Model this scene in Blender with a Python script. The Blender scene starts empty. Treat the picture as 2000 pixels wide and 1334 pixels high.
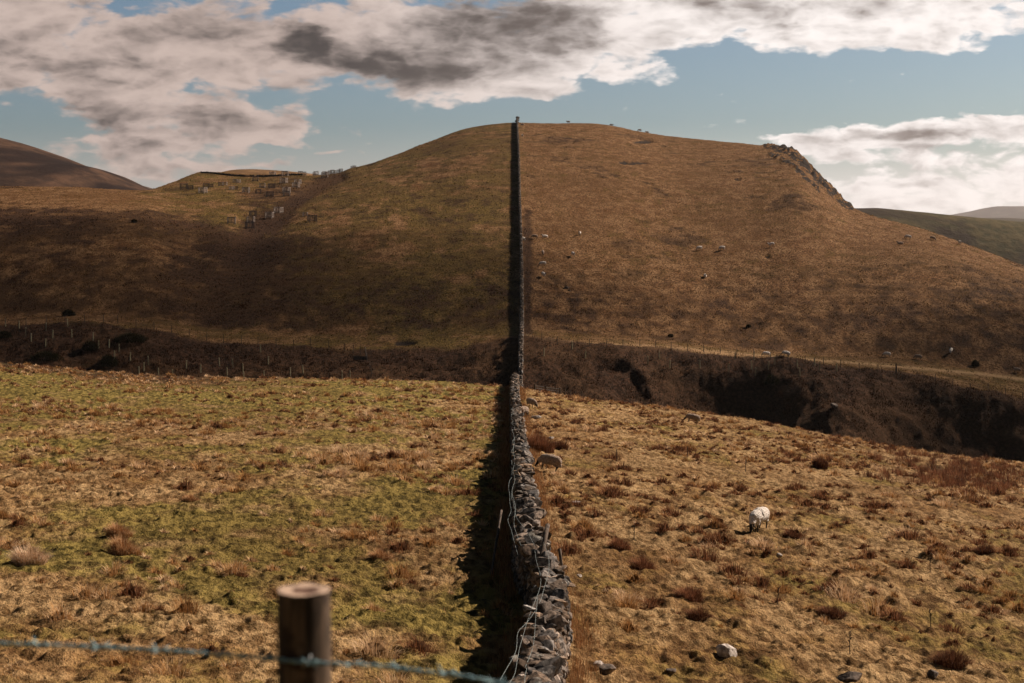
import bpy, bmesh, math, random
import numpy as np
from mathutils import Vector, Matrix, Euler
from math import radians, sin, cos, pi, atan, tan

scene = bpy.context.scene
COL = scene.collection
random.seed(7)
RNG = np.random.default_rng(11)

# ------------------------------------------------------------------ camera
F = 2778.0                       # focal length in px of the 2000 px wide photo (50 mm lens)
PITCH = atan((667 - 470) / F)
cam_d = bpy.data.cameras.new("camera")
cam_d.lens = 50.0; cam_d.sensor_width = 36.0
cam_d.clip_start = 0.1; cam_d.clip_end = 30000
cam_d.dof.use_dof = True
cam_d.dof.focus_distance = 70.0
cam_d.dof.aperture_fstop = 3.3
cam = bpy.data.objects.new("camera", cam_d)
cam.location = (0, 0, 0); cam.rotation_euler = (pi / 2 - PITCH, 0, 0)
COL.objects.link(cam); scene.camera = cam

# ------------------------------------------------------------------ sun, exposure
SUN_AZ = radians(58)             # to the right of the view direction (+Y)
SUN_EL = radians(34)
S = Vector((sin(SUN_AZ) * cos(SUN_EL), cos(SUN_AZ) * cos(SUN_EL), sin(SUN_EL)))
sd = bpy.data.lights.new("sun", 'SUN'); sd.energy = 5.0; sd.angle = radians(0.5)
sd.color = (1.0, 0.79, 0.63)
so = bpy.data.objects.new("sun", sd); so.rotation_euler = S.to_track_quat('Z', 'Y').to_euler()
so.location = (60, 30, 60); COL.objects.link(so)
scene.view_settings.view_transform = 'Standard'
scene.view_settings.look = 'None'
scene.view_settings.gamma = 1.0
scene.view_settings.exposure = 0.68
scene.view_settings.use_curve_mapping = False
scene.cycles.max_bounces = 6
scene.cycles.volume_bounces = 0
scene.cycles.use_denoising = True
scene.cycles.denoising_prefilter = 'ACCURATE'

# ------------------------------------------------------------------ node helper
class NT:
    def __init__(s, tree): s.t = tree; s.n = tree.nodes; s.l = tree.links
    def node(s, typ, ins=None, **kw):
        n = s.n.new(typ)
        for k, v in kw.items(): setattr(n, k, v)
        if ins:
            for k, v in ins.items():
                if hasattr(v, 'is_output') or hasattr(v, 'links'): s.l.new(v, n.inputs[k])
                else: n.inputs[k].default_value = v
        return n
    def m(s, op, a, b=0.0, c=None, clamp=False):
        ins = {0: a, 1: b}
        if c is not None: ins[2] = c
        return s.node('ShaderNodeMath', ins, operation=op, use_clamp=clamp).outputs[0]
    def add(s, a, b): return s.m('ADD', a, b)
    def mul(s, a, b): return s.m('MULTIPLY', a, b)
    def smooth(s, x, a, b, lo=0.0, hi=1.0):
        return s.node('ShaderNodeMapRange', {0: x, 1: a, 2: b, 3: lo, 4: hi}, interpolation_type='SMOOTHSTEP').outputs[0]
    def mix(s, f, a, b, blend='MIX'):
        n = s.node('ShaderNodeMix', None, data_type='RGBA', blend_type=blend)
        for i, v in ((0, f), (6, a), (7, b)):
            if hasattr(v, 'links'): s.l.new(v, n.inputs[i])
            else: n.inputs[i].default_value = v if i == 0 else (tuple(v) + (1,) if len(v) == 3 else v)
        return n.outputs[2]
    def noise(s, vec, scale, detail=4, rough=0.55, dist=0.0):
        n = s.node('ShaderNodeTexNoise', {'Scale': scale, 'Detail': detail, 'Roughness': rough, 'Distortion': dist})
        if vec is not None: s.l.new(vec, n.inputs['Vector'])
        return n

# ------------------------------------------------------------------ sky
world = bpy.data.worlds.new("World"); scene.world = world; world.use_nodes = True
w = NT(world.node_tree); w.n.clear()
tc = w.node('ShaderNodeTexCoord').outputs['Generated']
sky = w.node('ShaderNodeTexSky', sky_type='NISHITA', sun_disc=False)
sky.sun_elevation = SUN_EL; sky.sun_rotation = SUN_AZ
sky.air_density = 1.0; sky.dust_density = 1.5; sky.ozone_density = 1.5
sep = w.node('ShaderNodeSeparateXYZ', {0: tc})
X, Y, Z = sep.outputs
yy = w.m('MAXIMUM', Y, 0.12)
# sky plane coordinates: azimuth and elevation tangents in units of 1/1000 of the lens
U = w.m('MULTIPLY_ADD', w.m('DIVIDE', X, yy), F, 1000.0)
V = w.m('MULTIPLY_ADD', w.m('DIVIDE', Z, yy), -F * 1.008, 470.0)
P0 = w.node('ShaderNodeCombineXYZ', {0: U, 1: V, 2: 0.0}).outputs[0]
pc = w.node('ShaderNodeVectorMath', {0: P0, 1: (1 / 300., 1 / 130., 0)}, operation='MULTIPLY').outputs[0]
nw = w.noise(pc, 1.3, 6, 0.58)
wv = w.node('ShaderNodeVectorMath', {0: nw.outputs['Color'], 1: (0.5, 0.5, 0.5)}, operation='SUBTRACT').outputs[0]
wv = w.node('ShaderNodeVectorMath', {0: wv, 1: (230, 95, 0)}, operation='MULTIPLY').outputs[0]
P = w.node('ShaderNodeVectorMath', {0: P0, 1: wv}, operation='ADD').outputs[0]
def blobs(lst):
    tot = None
    for cx, cy, rx, ry, a in lst:
        d = w.node('ShaderNodeVectorMath', {0: P, 1: (cx, cy, 0)}, operation='SUBTRACT').outputs[0]
        d = w.node('ShaderNodeVectorMath', {0: d, 1: (1. / rx, 1. / ry, 0)}, operation='MULTIPLY').outputs[0]
        d = w.node('ShaderNodeVectorMath', {0: d}, operation='LENGTH').outputs['Value']
        v = w.smooth(d, 0.25, 1.15, a, 0.0)
        tot = v if tot is None else w.add(tot, v)
    return tot
COVER = [
 (100, 60, 330, 160, 1.0), (-100, 80, 300, 150, 1), (430, 60, 260, 110, 1.0), (330, 140, 260, 90, 1), (560, 130, 200, 90, .8),
 (230, 195, 190, 62, 1.0), (430, 235, 230, 50, 1.0), (520, 250, 160, 38, .8), (230, 258, 120, 45, .9), (260, 300, 200, 42, 1.0),
 (400, 285, 170, 30, .8), (250, 345, 190, 34, 1.0), (450, 325, 130, 20, .9), (650, 302, 52, 9, .8), (690, 256, 40, 12, .45), (560, 278, 60, 10, .5),
 (720, 50, 230, 110, 1.0), (860, 120, 260, 105, 1.0), (1010, 50, 280, 110, 1.0), (1010, 140, 160, 70, .9), (1060, 192, 110, 30, .9),
 (900, 180, 170, 36, .7), (1180, 110, 150, 70, .8), (1235, 148, 120, 34, .9), (700, 205, 70, 14, .5),
 (1300, 20, 300, 95, 1.0), (1500, 40, 300, 82, 1.0), (1720, 40, 280, 85, 1.0), (1950, 20, 230, 85, 1.0), (1600, 100, 150, 26, .6), (1820, 95, 130, 26, .7),
 (1700, 268, 170, 34, 1.0), (1860, 252, 200, 36, 1.0), (2050, 258, 170, 50, 1.0), (1600, 285, 130, 30, .9), (1760, 300, 230, 34, .8),
 (1930, 232, 48, 10, .7), (1900, 345, 260, 42, 1.0), (1700, 352, 190, 30, .9), (1800, 400, 380, 46, 1.1), (1560, 275, 70, 14, .6), (2050, 330, 150, 60, .9),
 (570, 36, 90, 34, -.55), (400, 108, 110, 30, -.4), (275, 20, 110, 30, -.5), (410, 180, 110, 26, -.35), (1450, 62, 40, 14, -.35), (1920, 178, 120, 30, -.5), (640, 8, 80, 16, -.5)]
DARK = [
 (980, 30, 230, 85, 1.1), (800, 120, 200, 55, .95), (600, 88, 75, 34, 1.35), (860, 150, 190, 36, .5), (690, 115, 120, 40, .5), (300, 40, 180, 60, .35),
 (470, 62, 150, 46, .45), (220, 140, 170, 40, .38), (300, 226, 210, 22, .75), (205, 250, 80, 26, .85), (440, 245, 150, 16, .5),
 (170, 208, 90, 20, .6), (1130, 60, 120, 60, .45), (1420, 5, 170, 30, .65), (1720, 10, 110, 34, .5), (1760, 262, 130, 15, .75),
 (1830, 296, 140, 14, .85), (1640, 303, 110, 12, .6), (1860, 348, 150, 14, .5), (1740, 358, 110, 10, .4), (1590, 280, 60, 20, .5),
 (60, 110, 150, 60, .3), (230, 300, 140, 26, .4), (1780, 390, 100, 10, .3), (1020, 130, 90, 50, .35), (330, 340, 130, 14, .3)]
cf = blobs(COVER); df = blobs(DARK)
def puff(v):
    a_ = w.noise(v, 2.4, 9, 0.56, 0.12).outputs[0]
    vo = w.node('ShaderNodeTexVoronoi', {'Scale': 5.5, 'Detail': 2.0, 'Roughness': 0.55, 'Smoothness': 0.6}, feature='SMOOTH_F1')
    wp = w.node('ShaderNodeVectorMath', {0: v, 1: (0.35, 0.7, 0.0)}, operation='ADD').outputs[0]
    w.l.new(w.node('ShaderNodeVectorMath', {0: wp, 1: w.node('ShaderNodeVectorMath', {0: nw.outputs['Color'], 1: (0.5, 0.5, 0.0)}, operation='MULTIPLY').outputs[0]}, operation='ADD').outputs[0], vo.inputs['Vector'])
    return w.m('MULTIPLY_ADD', w.m('SUBTRACT', 0.42, vo.outputs['Distance']), 0.34, a_)
n1 = puff(pc)
n1c = w.m('SUBTRACT', n1, 0.5)
cover = w.m('MULTIPLY_ADD', n1c, 2.3, w.add(cf, 0.22))
alpha = w.smooth(cover, 0.30, 0.95)
pc2 = w.node('ShaderNodeVectorMath', {0: pc, 1: (0.055, -0.11, 0)}, operation='ADD').outputs[0]     # sample a little towards the sun
n2 = puff(pc2)
rel = w.m('SUBTRACT', n1, n2)                                   # sunny edge / shaded edge of each billow
thick = w.smooth(cover, 0.5, 1.7)
dk = w.m('MULTIPLY_ADD', n1c, 1.6, w.add(df, 0.16))
dk = w.m('MULTIPLY_ADD', rel, -2.3, dk)
dk = w.m('MULTIPLY_ADD', thick, 0.30, dk)
dk = w.m('MULTIPLY_ADD', w.m('SUBTRACT', w.noise(pc, 1.1, 3, 0.5).outputs[0], 0.5), 0.9, dk)
dk = w.smooth(dk, -0.45, 1.75)
side = w.smooth(U, 500.0, 1500.0)
lit = w.mix(side, (0.385, 0.305, 0.270), (0.68, 0.63, 0.605))
dcol = w.mix(side, (0.028, 0.024, 0.024), (0.115, 0.092, 0.082))
ccol = w.mix(dk, lit, dcol)
skyc = w.node('ShaderNodeVectorMath', {0: sky.outputs[0], 1: (0.033, 0.0385, 0.0425)}, operation='MULTIPLY').outputs[0]
skyc = w.mix(w.smooth(V, 230.0, 450.0, 0.0, 0.85), skyc, w.mix(side, (0.36, 0.33, 0.32), (0.60, 0.56, 0.55)))
front = w.mix(alpha, skyc, ccol)
# overhead and behind: unseen cloud deck, made dark to lower the ambient light
gn = w.noise(w.node('ShaderNodeVectorMath', {0: tc, 1: (2.2, 2.2, 5.5)}, operation='MULTIPLY').outputs[0], 1.4, 6, 0.6).outputs[0]
deck = w.mix(w.smooth(gn, 0.38, 0.66), (0.009, 0.019, 0.028), (0.026, 0.033, 0.043))
elev = w.smooth(Z, 0.175, 0.33)
behind = w.smooth(Y, 0.15, 0.45, 1.0, 0.0)
f2 = w.m('MAXIMUM', elev, behind)
allc = w.mix(f2, front, deck)
bg = w.node('ShaderNodeBackground', {0: allc, 1: 1.0})
out = w.node('ShaderNodeOutputWorld'); w.l.new(bg.outputs[0], out.inputs[0])

# ------------------------------------------------------------------ generic helpers
def tag(o, label=None, cat=None, group=None, kind=None):
    if label: o['label'] = label
    if cat: o['category'] = cat
    if group: o['group'] = group
    if kind: o['kind'] = kind
    return o

def mesh_np(name, verts, quads=None, tris=None, mats=(), smooth=False, attrs=None, link=True, parent=None):
    me = bpy.data.meshes.new(name)
    verts = np.asarray(verts, dtype=np.float32)
    q = np.zeros((0, 4), np.int32) if quads is None else np.asarray(quads, np.int32).reshape(-1, 4)
    t = np.zeros((0, 3), np.int32) if tris is None else np.asarray(tris, np.int32).reshape(-1, 3)
    me.vertices.add(len(verts)); me.vertices.foreach_set('co', verts.ravel())
    nl = q.size + t.size
    me.loops.add(nl); me.loops.foreach_set('vertex_index', np.concatenate([q.ravel(), t.ravel()]).astype(np.int32))
    me.polygons.add(len(q) + len(t))
    ls = np.concatenate([np.arange(len(q)) * 4, q.size + np.arange(len(t)) * 3]).astype(np.int32)
    me.polygons.foreach_set('loop_start', ls)
    me.polygons.foreach_set('use_smooth', np.full(len(q) + len(t), bool(smooth)))
    me.update(calc_edges=True)
    if attrs:
        for k, a in attrs.items():
            at = me.color_attributes.new(k, 'FLOAT_COLOR', 'POINT')
            at.data.foreach_set('color', np.asarray(a, np.float32).ravel())
    for m_ in mats: me.materials.append(m_)
    o = bpy.data.objects.new(name, me)
    if link: COL.objects.link(o)
    if parent: o.parent = parent
    return o

def empty(name, loc=(0, 0, 0), rz=0.0):
    o = bpy.data.objects.new(name, None); COL.objects.link(o)
    o.location = loc; o.rotation_euler = (0, 0, rz); o.empty_display_size = 0.2
    return o

def copy_tree(o, parent=None):
    c = o.copy(); COL.objects.link(c); c.parent = parent
    for ch in list(o.children): copy_tree(ch, c)
    return c

# vectorised value-gradient noise
def _hash(ix, iy, seed):
    h = (ix.astype(np.int64) * 374761393 + iy.astype(np.int64) * 668265263 + seed * 974634777) & 0xFFFFFFFF
    h = ((h ^ (h >> 13)) * 1274126177) & 0xFFFFFFFF
    h = (h ^ (h >> 16)) & 0xFFFFFFFF
    return h.astype(np.float64) / 4294967295.0
def gnoise(x, y, seed=0):
    x0 = np.floor(x); y0 = np.floor(y); fx = x - x0; fy = y - y0
    ux = fx * fx * fx * (fx * (fx * 6 - 15) + 10); uy = fy * fy * fy * (fy * (fy * 6 - 15) + 10)
    def g(dx, dy):
        a = _hash(x0 + dx, y0 + dy, seed) * 2 * pi
        return np.cos(a) * (fx - dx) + np.sin(a) * (fy - dy)
    a = g(0, 0) * (1 - ux) + g(1, 0) * ux; b = g(0, 1) * (1 - ux) + g(1, 1) * ux
    return (a * (1 - uy) + b * uy) * 1.5
def fbm(x, y, oct=4, seed=0, rough=0.5):
    s = 0; a = 1; t = 0
    for i in range(oct):
        s = s + a * gnoise(x * 2 ** i + i * 17.3, y * 2 ** i - i * 9.1, seed + i); t += a; a *= rough
    return s / t
def sstep(x, a, b):
    t = np.clip((x - a) / (b - a), 0, 1); return t * t * (3 - 2 * t)

def pchip(xk, yk, x):
    """monotone cubic, xk (n,), yk (n, m) -> (len(x), m); x (p,)"""
    xk = np.asarray(xk, float); yk = np.asarray(yk, float)
    if yk.ndim == 1: yk = yk[:, None]
    h = np.diff(xk)[:, None]; d = np.diff(yk, axis=0) / h
    m = np.zeros_like(yk)
    w1 = 2 * h[1:] + h[:-1]; w2 = h[1:] + 2 * h[:-1]
    ok = d[:-1] * d[1:] > 0
    with np.errstate(all='ignore'):
        hm = (w1 + w2) / (w1 / d[:-1] + w2 / d[1:])
    m[1:-1] = np.where(ok, hm, 0.0); m[0] = d[0]; m[-1] = d[-1]
    x = np.clip(x, xk[0], xk[-1])
    i = np.clip(np.searchsorted(xk, x) - 1, 0, len(xk) - 2)
    hh = h[i]; t = ((x - xk[i]) / h[i, 0])[:, None]
    return ((2 * t**3 - 3 * t**2 + 1) * yk[i] + (t**3 - 2 * t**2 + t) * hh * m[i]
            + (-2 * t**3 + 3 * t**2) * yk[i + 1] + (t**3 - t**2) * hh * m[i + 1])

# elevation tangent of a photo row, and back
def row2s(row):
    v = (667.0 - np.asarray(row, float)) / F
    return (-sin(PITCH) + v * cos(PITCH)) / (cos(PITCH) + v * sin(PITCH))
def s2row(s):
    v = (s * cos(PITCH) + sin(PITCH)) / (cos(PITCH) - s * sin(PITCH))
    return 667.0 - v * F
def proj(x, y, z):
    d = y * cos(PITCH) - z * sin(PITCH); up = y * sin(PITCH) + z * cos(PITCH)
    return 1000 + F * x / d, 667 - F * up / d
def ray(px, row):
    u = (px - 1000) / F; v = (667 - row) / F
    return np.array([u, cos(PITCH) + v * sin(PITCH), -sin(PITCH) + v * cos(PITCH)])

# ------------------------------------------------------------------ terrain: survey table
PX = np.array([-350, 0, 140, 280, 340, 400, 500, 600, 700, 850, 925, 1010, 1150, 1300, 1450, 1540, 1600, 1660, 1800, 2000, 2350], float)
def cols(d):
    k = sorted(d); return pchip(np.array(k, float), np.array([d[i] for i in k], float), PX)[:, 0]
keysY, keysZ = [], []
def addk(Yv, Zv):
    keysY.append(np.broadcast_to(np.asarray(Yv, float), PX.shape).copy()); keysZ.append(np.broadcast_to(np.asarray(Zv, float), PX.shape).copy())
addk(0.8, -1.62); addk(3.1, -2.35)
addk(10, cols({-350: -4.3, 0: -4.6, 1010: -4.9, 2350: -5.3}))
addk(15, cols({-350: -5.6, 0: -5.9, 1010: -6.5, 2350: -7.0}))
addk(21, cols({-350: -6.7, 0: -7.0, 500: -7.3, 1010: -7.9, 1500: -8.3, 2000: -8.6, 2350: -8.8}))
addk(34, cols({-350: -7.9, 0: -8.1, 500: -8.35, 1010: -8.8, 1500: -9.4, 2000: -10.1, 2350: -10.6}))
addk(50, cols({-350: -8.6, 0: -8.8, 500: -9.05, 1010: -9.55, 1500: -10.15, 2000: -11.2, 2350: -12.0}))
addk(65, cols({-350: -9.1, 0: -9.4, 500: -9.75, 1010: -10.25, 1500: -11.4, 2000: -12.7, 2350: -13.8}))
addk(90, cols({-350: -9.9, 0: -10.3, 500: -11.1, 1010: -12.15, 1500: -13.7, 2000: -15.6, 2350: -17.2}))
Yc = cols({-350: 138, 0: 140, 500: 145, 1010: 150, 1300: 150, 1500: 140, 1700: 128, 1850: 120, 2000: 115, 2350: 108})
rc = cols({-350: 690, 0: 710, 250: 733, 500: 742, 750: 743, 1010: 760, 1150: 783, 1300: 801, 1500: 832, 1700: 870, 1850: 893, 2000: 907, 2350: 935})
Zc = row2s(rc) * Yc; addk(Yc, Zc)
dr = cols({-350: 4, 0: 4.5, 1010: 5, 1300: 6.5, 2000: 8, 2350: 8})
addk(Yc + 14, Zc - dr)
Yb = cols({-350: 186, 0: 186, 1010: 186, 1150: 184, 1300: 190, 1450: 192, 1600: 178, 1700: 173, 1800: 180, 1900: 188, 2000: 180, 2350: 172})
rb = cols({-350: 740, 0: 745, 500: 775, 1010: 800, 1300: 850, 1500: 890, 1700: 945, 2000: 1000, 2350: 1040})
addk(Yb, row2s(rb) * Yb)
Yt = cols({-350: 212, 0: 212, 1010: 213, 1300: 213, 1600: 210, 1700: 209, 1800: 205, 2000: 196, 2350: 190})
rt = cols({-350: 650, 0: 643, 140: 637, 280: 647, 400: 668, 500: 677, 600: 684, 700: 690, 850: 688, 1010: 665, 1150: 675, 1300: 684, 1450: 697, 1600: 712, 1700: 724, 1800: 740, 2000: 785, 2350: 850})
addk(Yt, row2s(rt) * Yt)
Ys = cols({-350: 232, 0: 232, 1010: 232, 1600: 230, 1800: 226, 2000: 222, 2350: 215})
rs = cols({-350: 620, 0: 616, 140: 612, 280: 620, 400: 635, 500: 645, 600: 652, 700: 652, 850: 645, 1010: 640, 1150: 652, 1300: 665, 1450: 682, 1600: 692, 1800: 704, 2000: 735, 2350: 775})
addk(Ys, row2s(rs) * Ys)
Yh = cols({-350: 380, 0: 380, 140: 382, 280: 388, 340: 430, 400: 468, 500: 470, 600: 452, 700: 460, 850: 520, 925: 545, 1010: 560, 1150: 570, 1300: 560, 1450: 520, 1540: 480, 1600: 430, 1660: 385, 1800: 340, 2000: 300, 2350: 265})
rh = cols({-350: 372, 0: 364, 140: 366, 280: 371, 340: 356, 400: 337, 500: 341, 600: 342, 700: 327, 850: 273, 925: 248, 1010: 240, 1150: 242, 1300: 266, 1450: 281, 1540: 292, 1600: 345, 1660: 405, 1800: 447, 2000: 521, 2350: 640})
for t_, g_ in ((.07, .175), (.146, .35), (.30, .60), (.51, .815), (.76, .94)):
    addk(Ys + (Yh - Ys) * t_, row2s(rs + (rh - rs) * g_) * (Ys + (Yh - Ys) * t_))
Zh = row2s(rh) * Yh; addk(Yh, Zh)
addk(Yh + 30, row2s(rh + 4) * (Yh + 30))
addk(Yh + 160, Zh - 28)
addk(1100, -48); addk(1700, -55)
KY = np.array(keysY); KZ = np.array(keysZ)

NU, NY = 520, 1800
US = np.linspace(-0.48, 0.48, NU); LY = np.linspace(np.log(0.8), np.log(1700), NY); YS = np.exp(LY)
up = np.clip(US * F + 1000, PX[0], PX[-1])
KYu = np.array([pchip(PX, k, up)[:, 0] for k in KY]); KSu = np.array([pchip(PX, z / y_, up)[:, 0] for z, y_ in zip(KZ, KY)])
TAB = np.zeros((NU, NY))
for i in range(NU):
    TAB[i] = pchip(KYu[:, i], KYu[:, i] * KSu[:, i], YS)[:, 0]
yc_u, yb_u, yt_u, ys_u, yh_u = KYu[9], KYu[11], KYu[12], KYu[13], KYu[19]
def H0(x, y):
    yk = np.maximum(y, 0.8); u = np.clip(x / yk, -0.479, 0.479)
    a = (u + 0.48) / 0.96 * (NU - 1); b = np.clip((np.log(yk) - LY[0]) / (LY[-1] - LY[0]) * (NY - 1), 0, NY - 1.001)
    i = np.clip(a.astype(int), 0, NU - 2); j = b.astype(int); fa = a - i; fb = b - j
    h = (TAB[i, j] * (1 - fa) * (1 - fb) + TAB[i + 1, j] * fa * (1 - fb) + TAB[i, j + 1] * (1 - fa) * fb + TAB[i + 1, j + 1] * fa * fb)
    return h + np.where(y < 0.8, (0.8 - y) * 0.12, 0)

def line_dist(px, row, pts):
    """distance in photo px from polyline and parameter along it"""
    best = np.full(px.shape, 1e9); par = np.zeros(px.shape); n = len(pts) - 1
    for k in range(n):
        (ax, ay), (bx, by) = pts[k], pts[k + 1]
        dx, dy = bx - ax, by - ay; L = dx * dx + dy * dy
        t = np.clip(((px - ax) * dx + (row - ay) * dy) / L, 0, 1)
        d = np.hypot(px - ax - t * dx, row - ay - t * dy)
        m_ = d < best; best = np.where(m_, d, best); par = np.where(m_, (k + t) / n, par)
    return best, par

BURN = [(665, 342), (615, 362), (570, 395), (540, 425), (505, 440), (480, 480), (450, 540), (420, 600)]
SPUR = [(1190, 688), (1232, 712), (1258, 745), (1285, 795)]
def tuss(x, y):
    """tussock strength field of the pasture, 0..1"""
    big = fbm(x / 14, y / 14, 3, 5)
    t = gnoise(x / 1.25 + 0.3 * gnoise(x * 1.3, y * 1.3, 3), y / 1.25, 21) * 0.7 + 0.45 * gnoise(x / 0.55, y / 0.55, 23)
    right = sstep(x / np.maximum(y, 1), -0.01, 0.05)
    return np.clip((t + 0.32 * big + 0.13 * right - 0.30) * 2.6, 0, 1)

def masks(x, y):
    u = np.clip(x / np.maximum(y, 0.8), -0.479, 0.479)
    yc = np.interp(u, US, yc_u); yb = np.interp(u, US, yb_u); yt = np.interp(u, US, yt_u); ys = np.interp(u, US, ys_u); yh = np.interp(u, US, yh_u)
    return u, yc, yb, yt, ys, yh

def H(x, y, full=False):
    x = np.asarray(x, float); y = np.asarray(y, float)
    h = H0(x, y)
    u, yc, yb, yt, ys, yh = masks(x, y)
    px, row = proj(x, np.maximum(y, 1), h)
    near = 1 - sstep(y, yc - 4, yc + 10)
    far = sstep(y, yt - 2, yt + 10)
    bank = (1 - near) * (1 - far)
    h = h + near * (0.16 * fbm(x / 9, y / 9, 3, 1) + 0.05 * gnoise(x / 2.2, y / 2.2, 2) * sstep(y, 3, 12))
    ts = tuss(x, y)
    h = h + near * sstep(y, 4, 14) * (0.10 * ts + 0.08 * np.abs(gnoise(x / 0.95, y / 0.85, 30)) + 0.085 * gnoise(x / 0.42, y / 0.42, 31) + 0.055 * gnoise(x / 0.2, y / 0.22, 32))
    h = h + bank * (1.1 * fbm(x / 9, y / 7, 4, 41) + 0.5 * fbm(x / 2.6, y / 2.6, 3, 42, 0.6))
    hm = far * (1 - sstep(y, yh + 10, yh + 60))
    rough = 0.5 + 0.8 * sstep(fbm(x / 40, y / 40, 3, 55), -0.2, 0.4)
    h = h + hm * (0.45 * fbm(x / 22, y / 30, 3, 51) * sstep(y, yt + 5, yt + 40) + 0.13 * rough * fbm(x / 1.3, y / 1.5, 3, 52, 0.65) + 0.05 * rough * gnoise(x / 0.6, y / 0.9, 53))
    tw = np.sin(2 * pi * (H0(x, y) / 0.72 + 1.3 * fbm(x / 20, y / 20, 3, 57) + 0.25 * gnoise(x / 3.5, y / 3.5, 58)))
    h = h + hm * 0.075 * tw * sstep(y, ys + 2, ys + 20) * (0.5 + 1.2 * np.clip(fbm(x / 30, y / 25, 3, 59) + .3, 0, 1))
    # burn gully on the left, slip spur and hollow on the far bank, small scrapes
    db, pb = line_dist(px, row, BURN); wb = 14 + 40 * pb
    h = h - hm * (u < -0.05) * 0.9 * np.exp(-(db / (wb * 0.9)) ** 2)
    dsr, ps = line_dist(px, row, SPUR)
    h = h + bank * 0.8 * sstep(ps, 0.0, 0.35) * np.exp(-(dsr / 13.0) ** 2)
    h = h - bank * 2.2 * np.exp(-(((px - 1400) / 75) ** 2 + ((row - 770) / 32) ** 2))
    ca, _ = line_dist(px, row, [(1146, 722), (1160, 714), (1195, 711), (1222, 718)])
    h = h - bank * 0.4 * np.exp(-(ca / 6.0) ** 2)
    for cx, cy, rx, ry, dp in SCRAPES:
        e = np.exp(-(((px - cx) / rx) ** 2 + ((row - cy) / ry) ** 2) ** 2); h = h - hm * dp * e
    # crag ribs along the right shoulder
    dc, pcg = line_dist(px, row, [(1500, 284), (1545, 296), (1590, 340), (1640, 388), (1662, 404)])
    dc2, _ = line_dist(px, row, [(1505, 302), (1545, 320), (1570, 345), (1600, 372)])
    cr = np.maximum(np.exp(-(dc / 9.0) ** 2), 0.75 * np.exp(-(dc2 / 5.0) ** 2)) * far
    rk = np.abs(gnoise(x / 3.4, y / 6.0, 61)) * 1.0 + np.abs(gnoise(x / 1.6, y / 3.5, 62)) * 0.6
    h = h + cr * (rk * 1.9 - 0.5)
    if not full: return h
    return h, dict(px=px, row=row, near=near, far=far, bank=bank, ts=ts, burn=np.exp(-(db / wb) ** 2) * (u < -0.05) * far, crag=cr, u=u, yc=yc, yt=yt, ys=ys, yh=yh, hm=hm)
SCRAPES = [(1242, 318, 27, 2.6, 1.3), (1218, 316, 12, 1.5, .7), (1255, 277, 22, 2.2, 1.2), (1440, 350, 8, 1.8, .8), (1498, 502, 8, 1.8, .6), (790, 668, 22, 5, .8)]

# mesh rows: even in the picture, finer where the land is seen
mid = TAB[::20][:, :]; srow = s2row(mid / YS[None, :])
dens = np.abs(np.gradient(srow, axis=1)).mean(0) + 0.5
dens *= np.where(YS < 19, 0.12, np.where(YS < 150, 1.35, 1.0)) * np.where(YS > 600, 0.3, 1.0) * np.where((YS > 152) & (YS < 185), 0.5, 1.0)
cum = np.concatenate([[0], np.cumsum(dens[1:])]); NR = 1230
Ygrid = np.exp(np.interp(np.linspace(0, cum[-1], NR), cum, LY))
Ugrid = np.concatenate([np.linspace(-0.47, -0.385, 30, endpoint=False), np.linspace(-0.385, 0.385, 1130), np.linspace(0.385, 0.47, 31)[1:]])
UU, YYg = np.meshgrid(Ugrid, Ygrid); XX = UU * YYg
HH, MM = H(XX, YYg, True)

def grid_quads(nr, nc):
    i = np.arange(nr - 1)[:, None] * nc + np.arange(nc - 1)[None, :]
    return np.stack([i, i + 1, i + 1 + nc, i + nc], -1).reshape(-1, 4)

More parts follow.
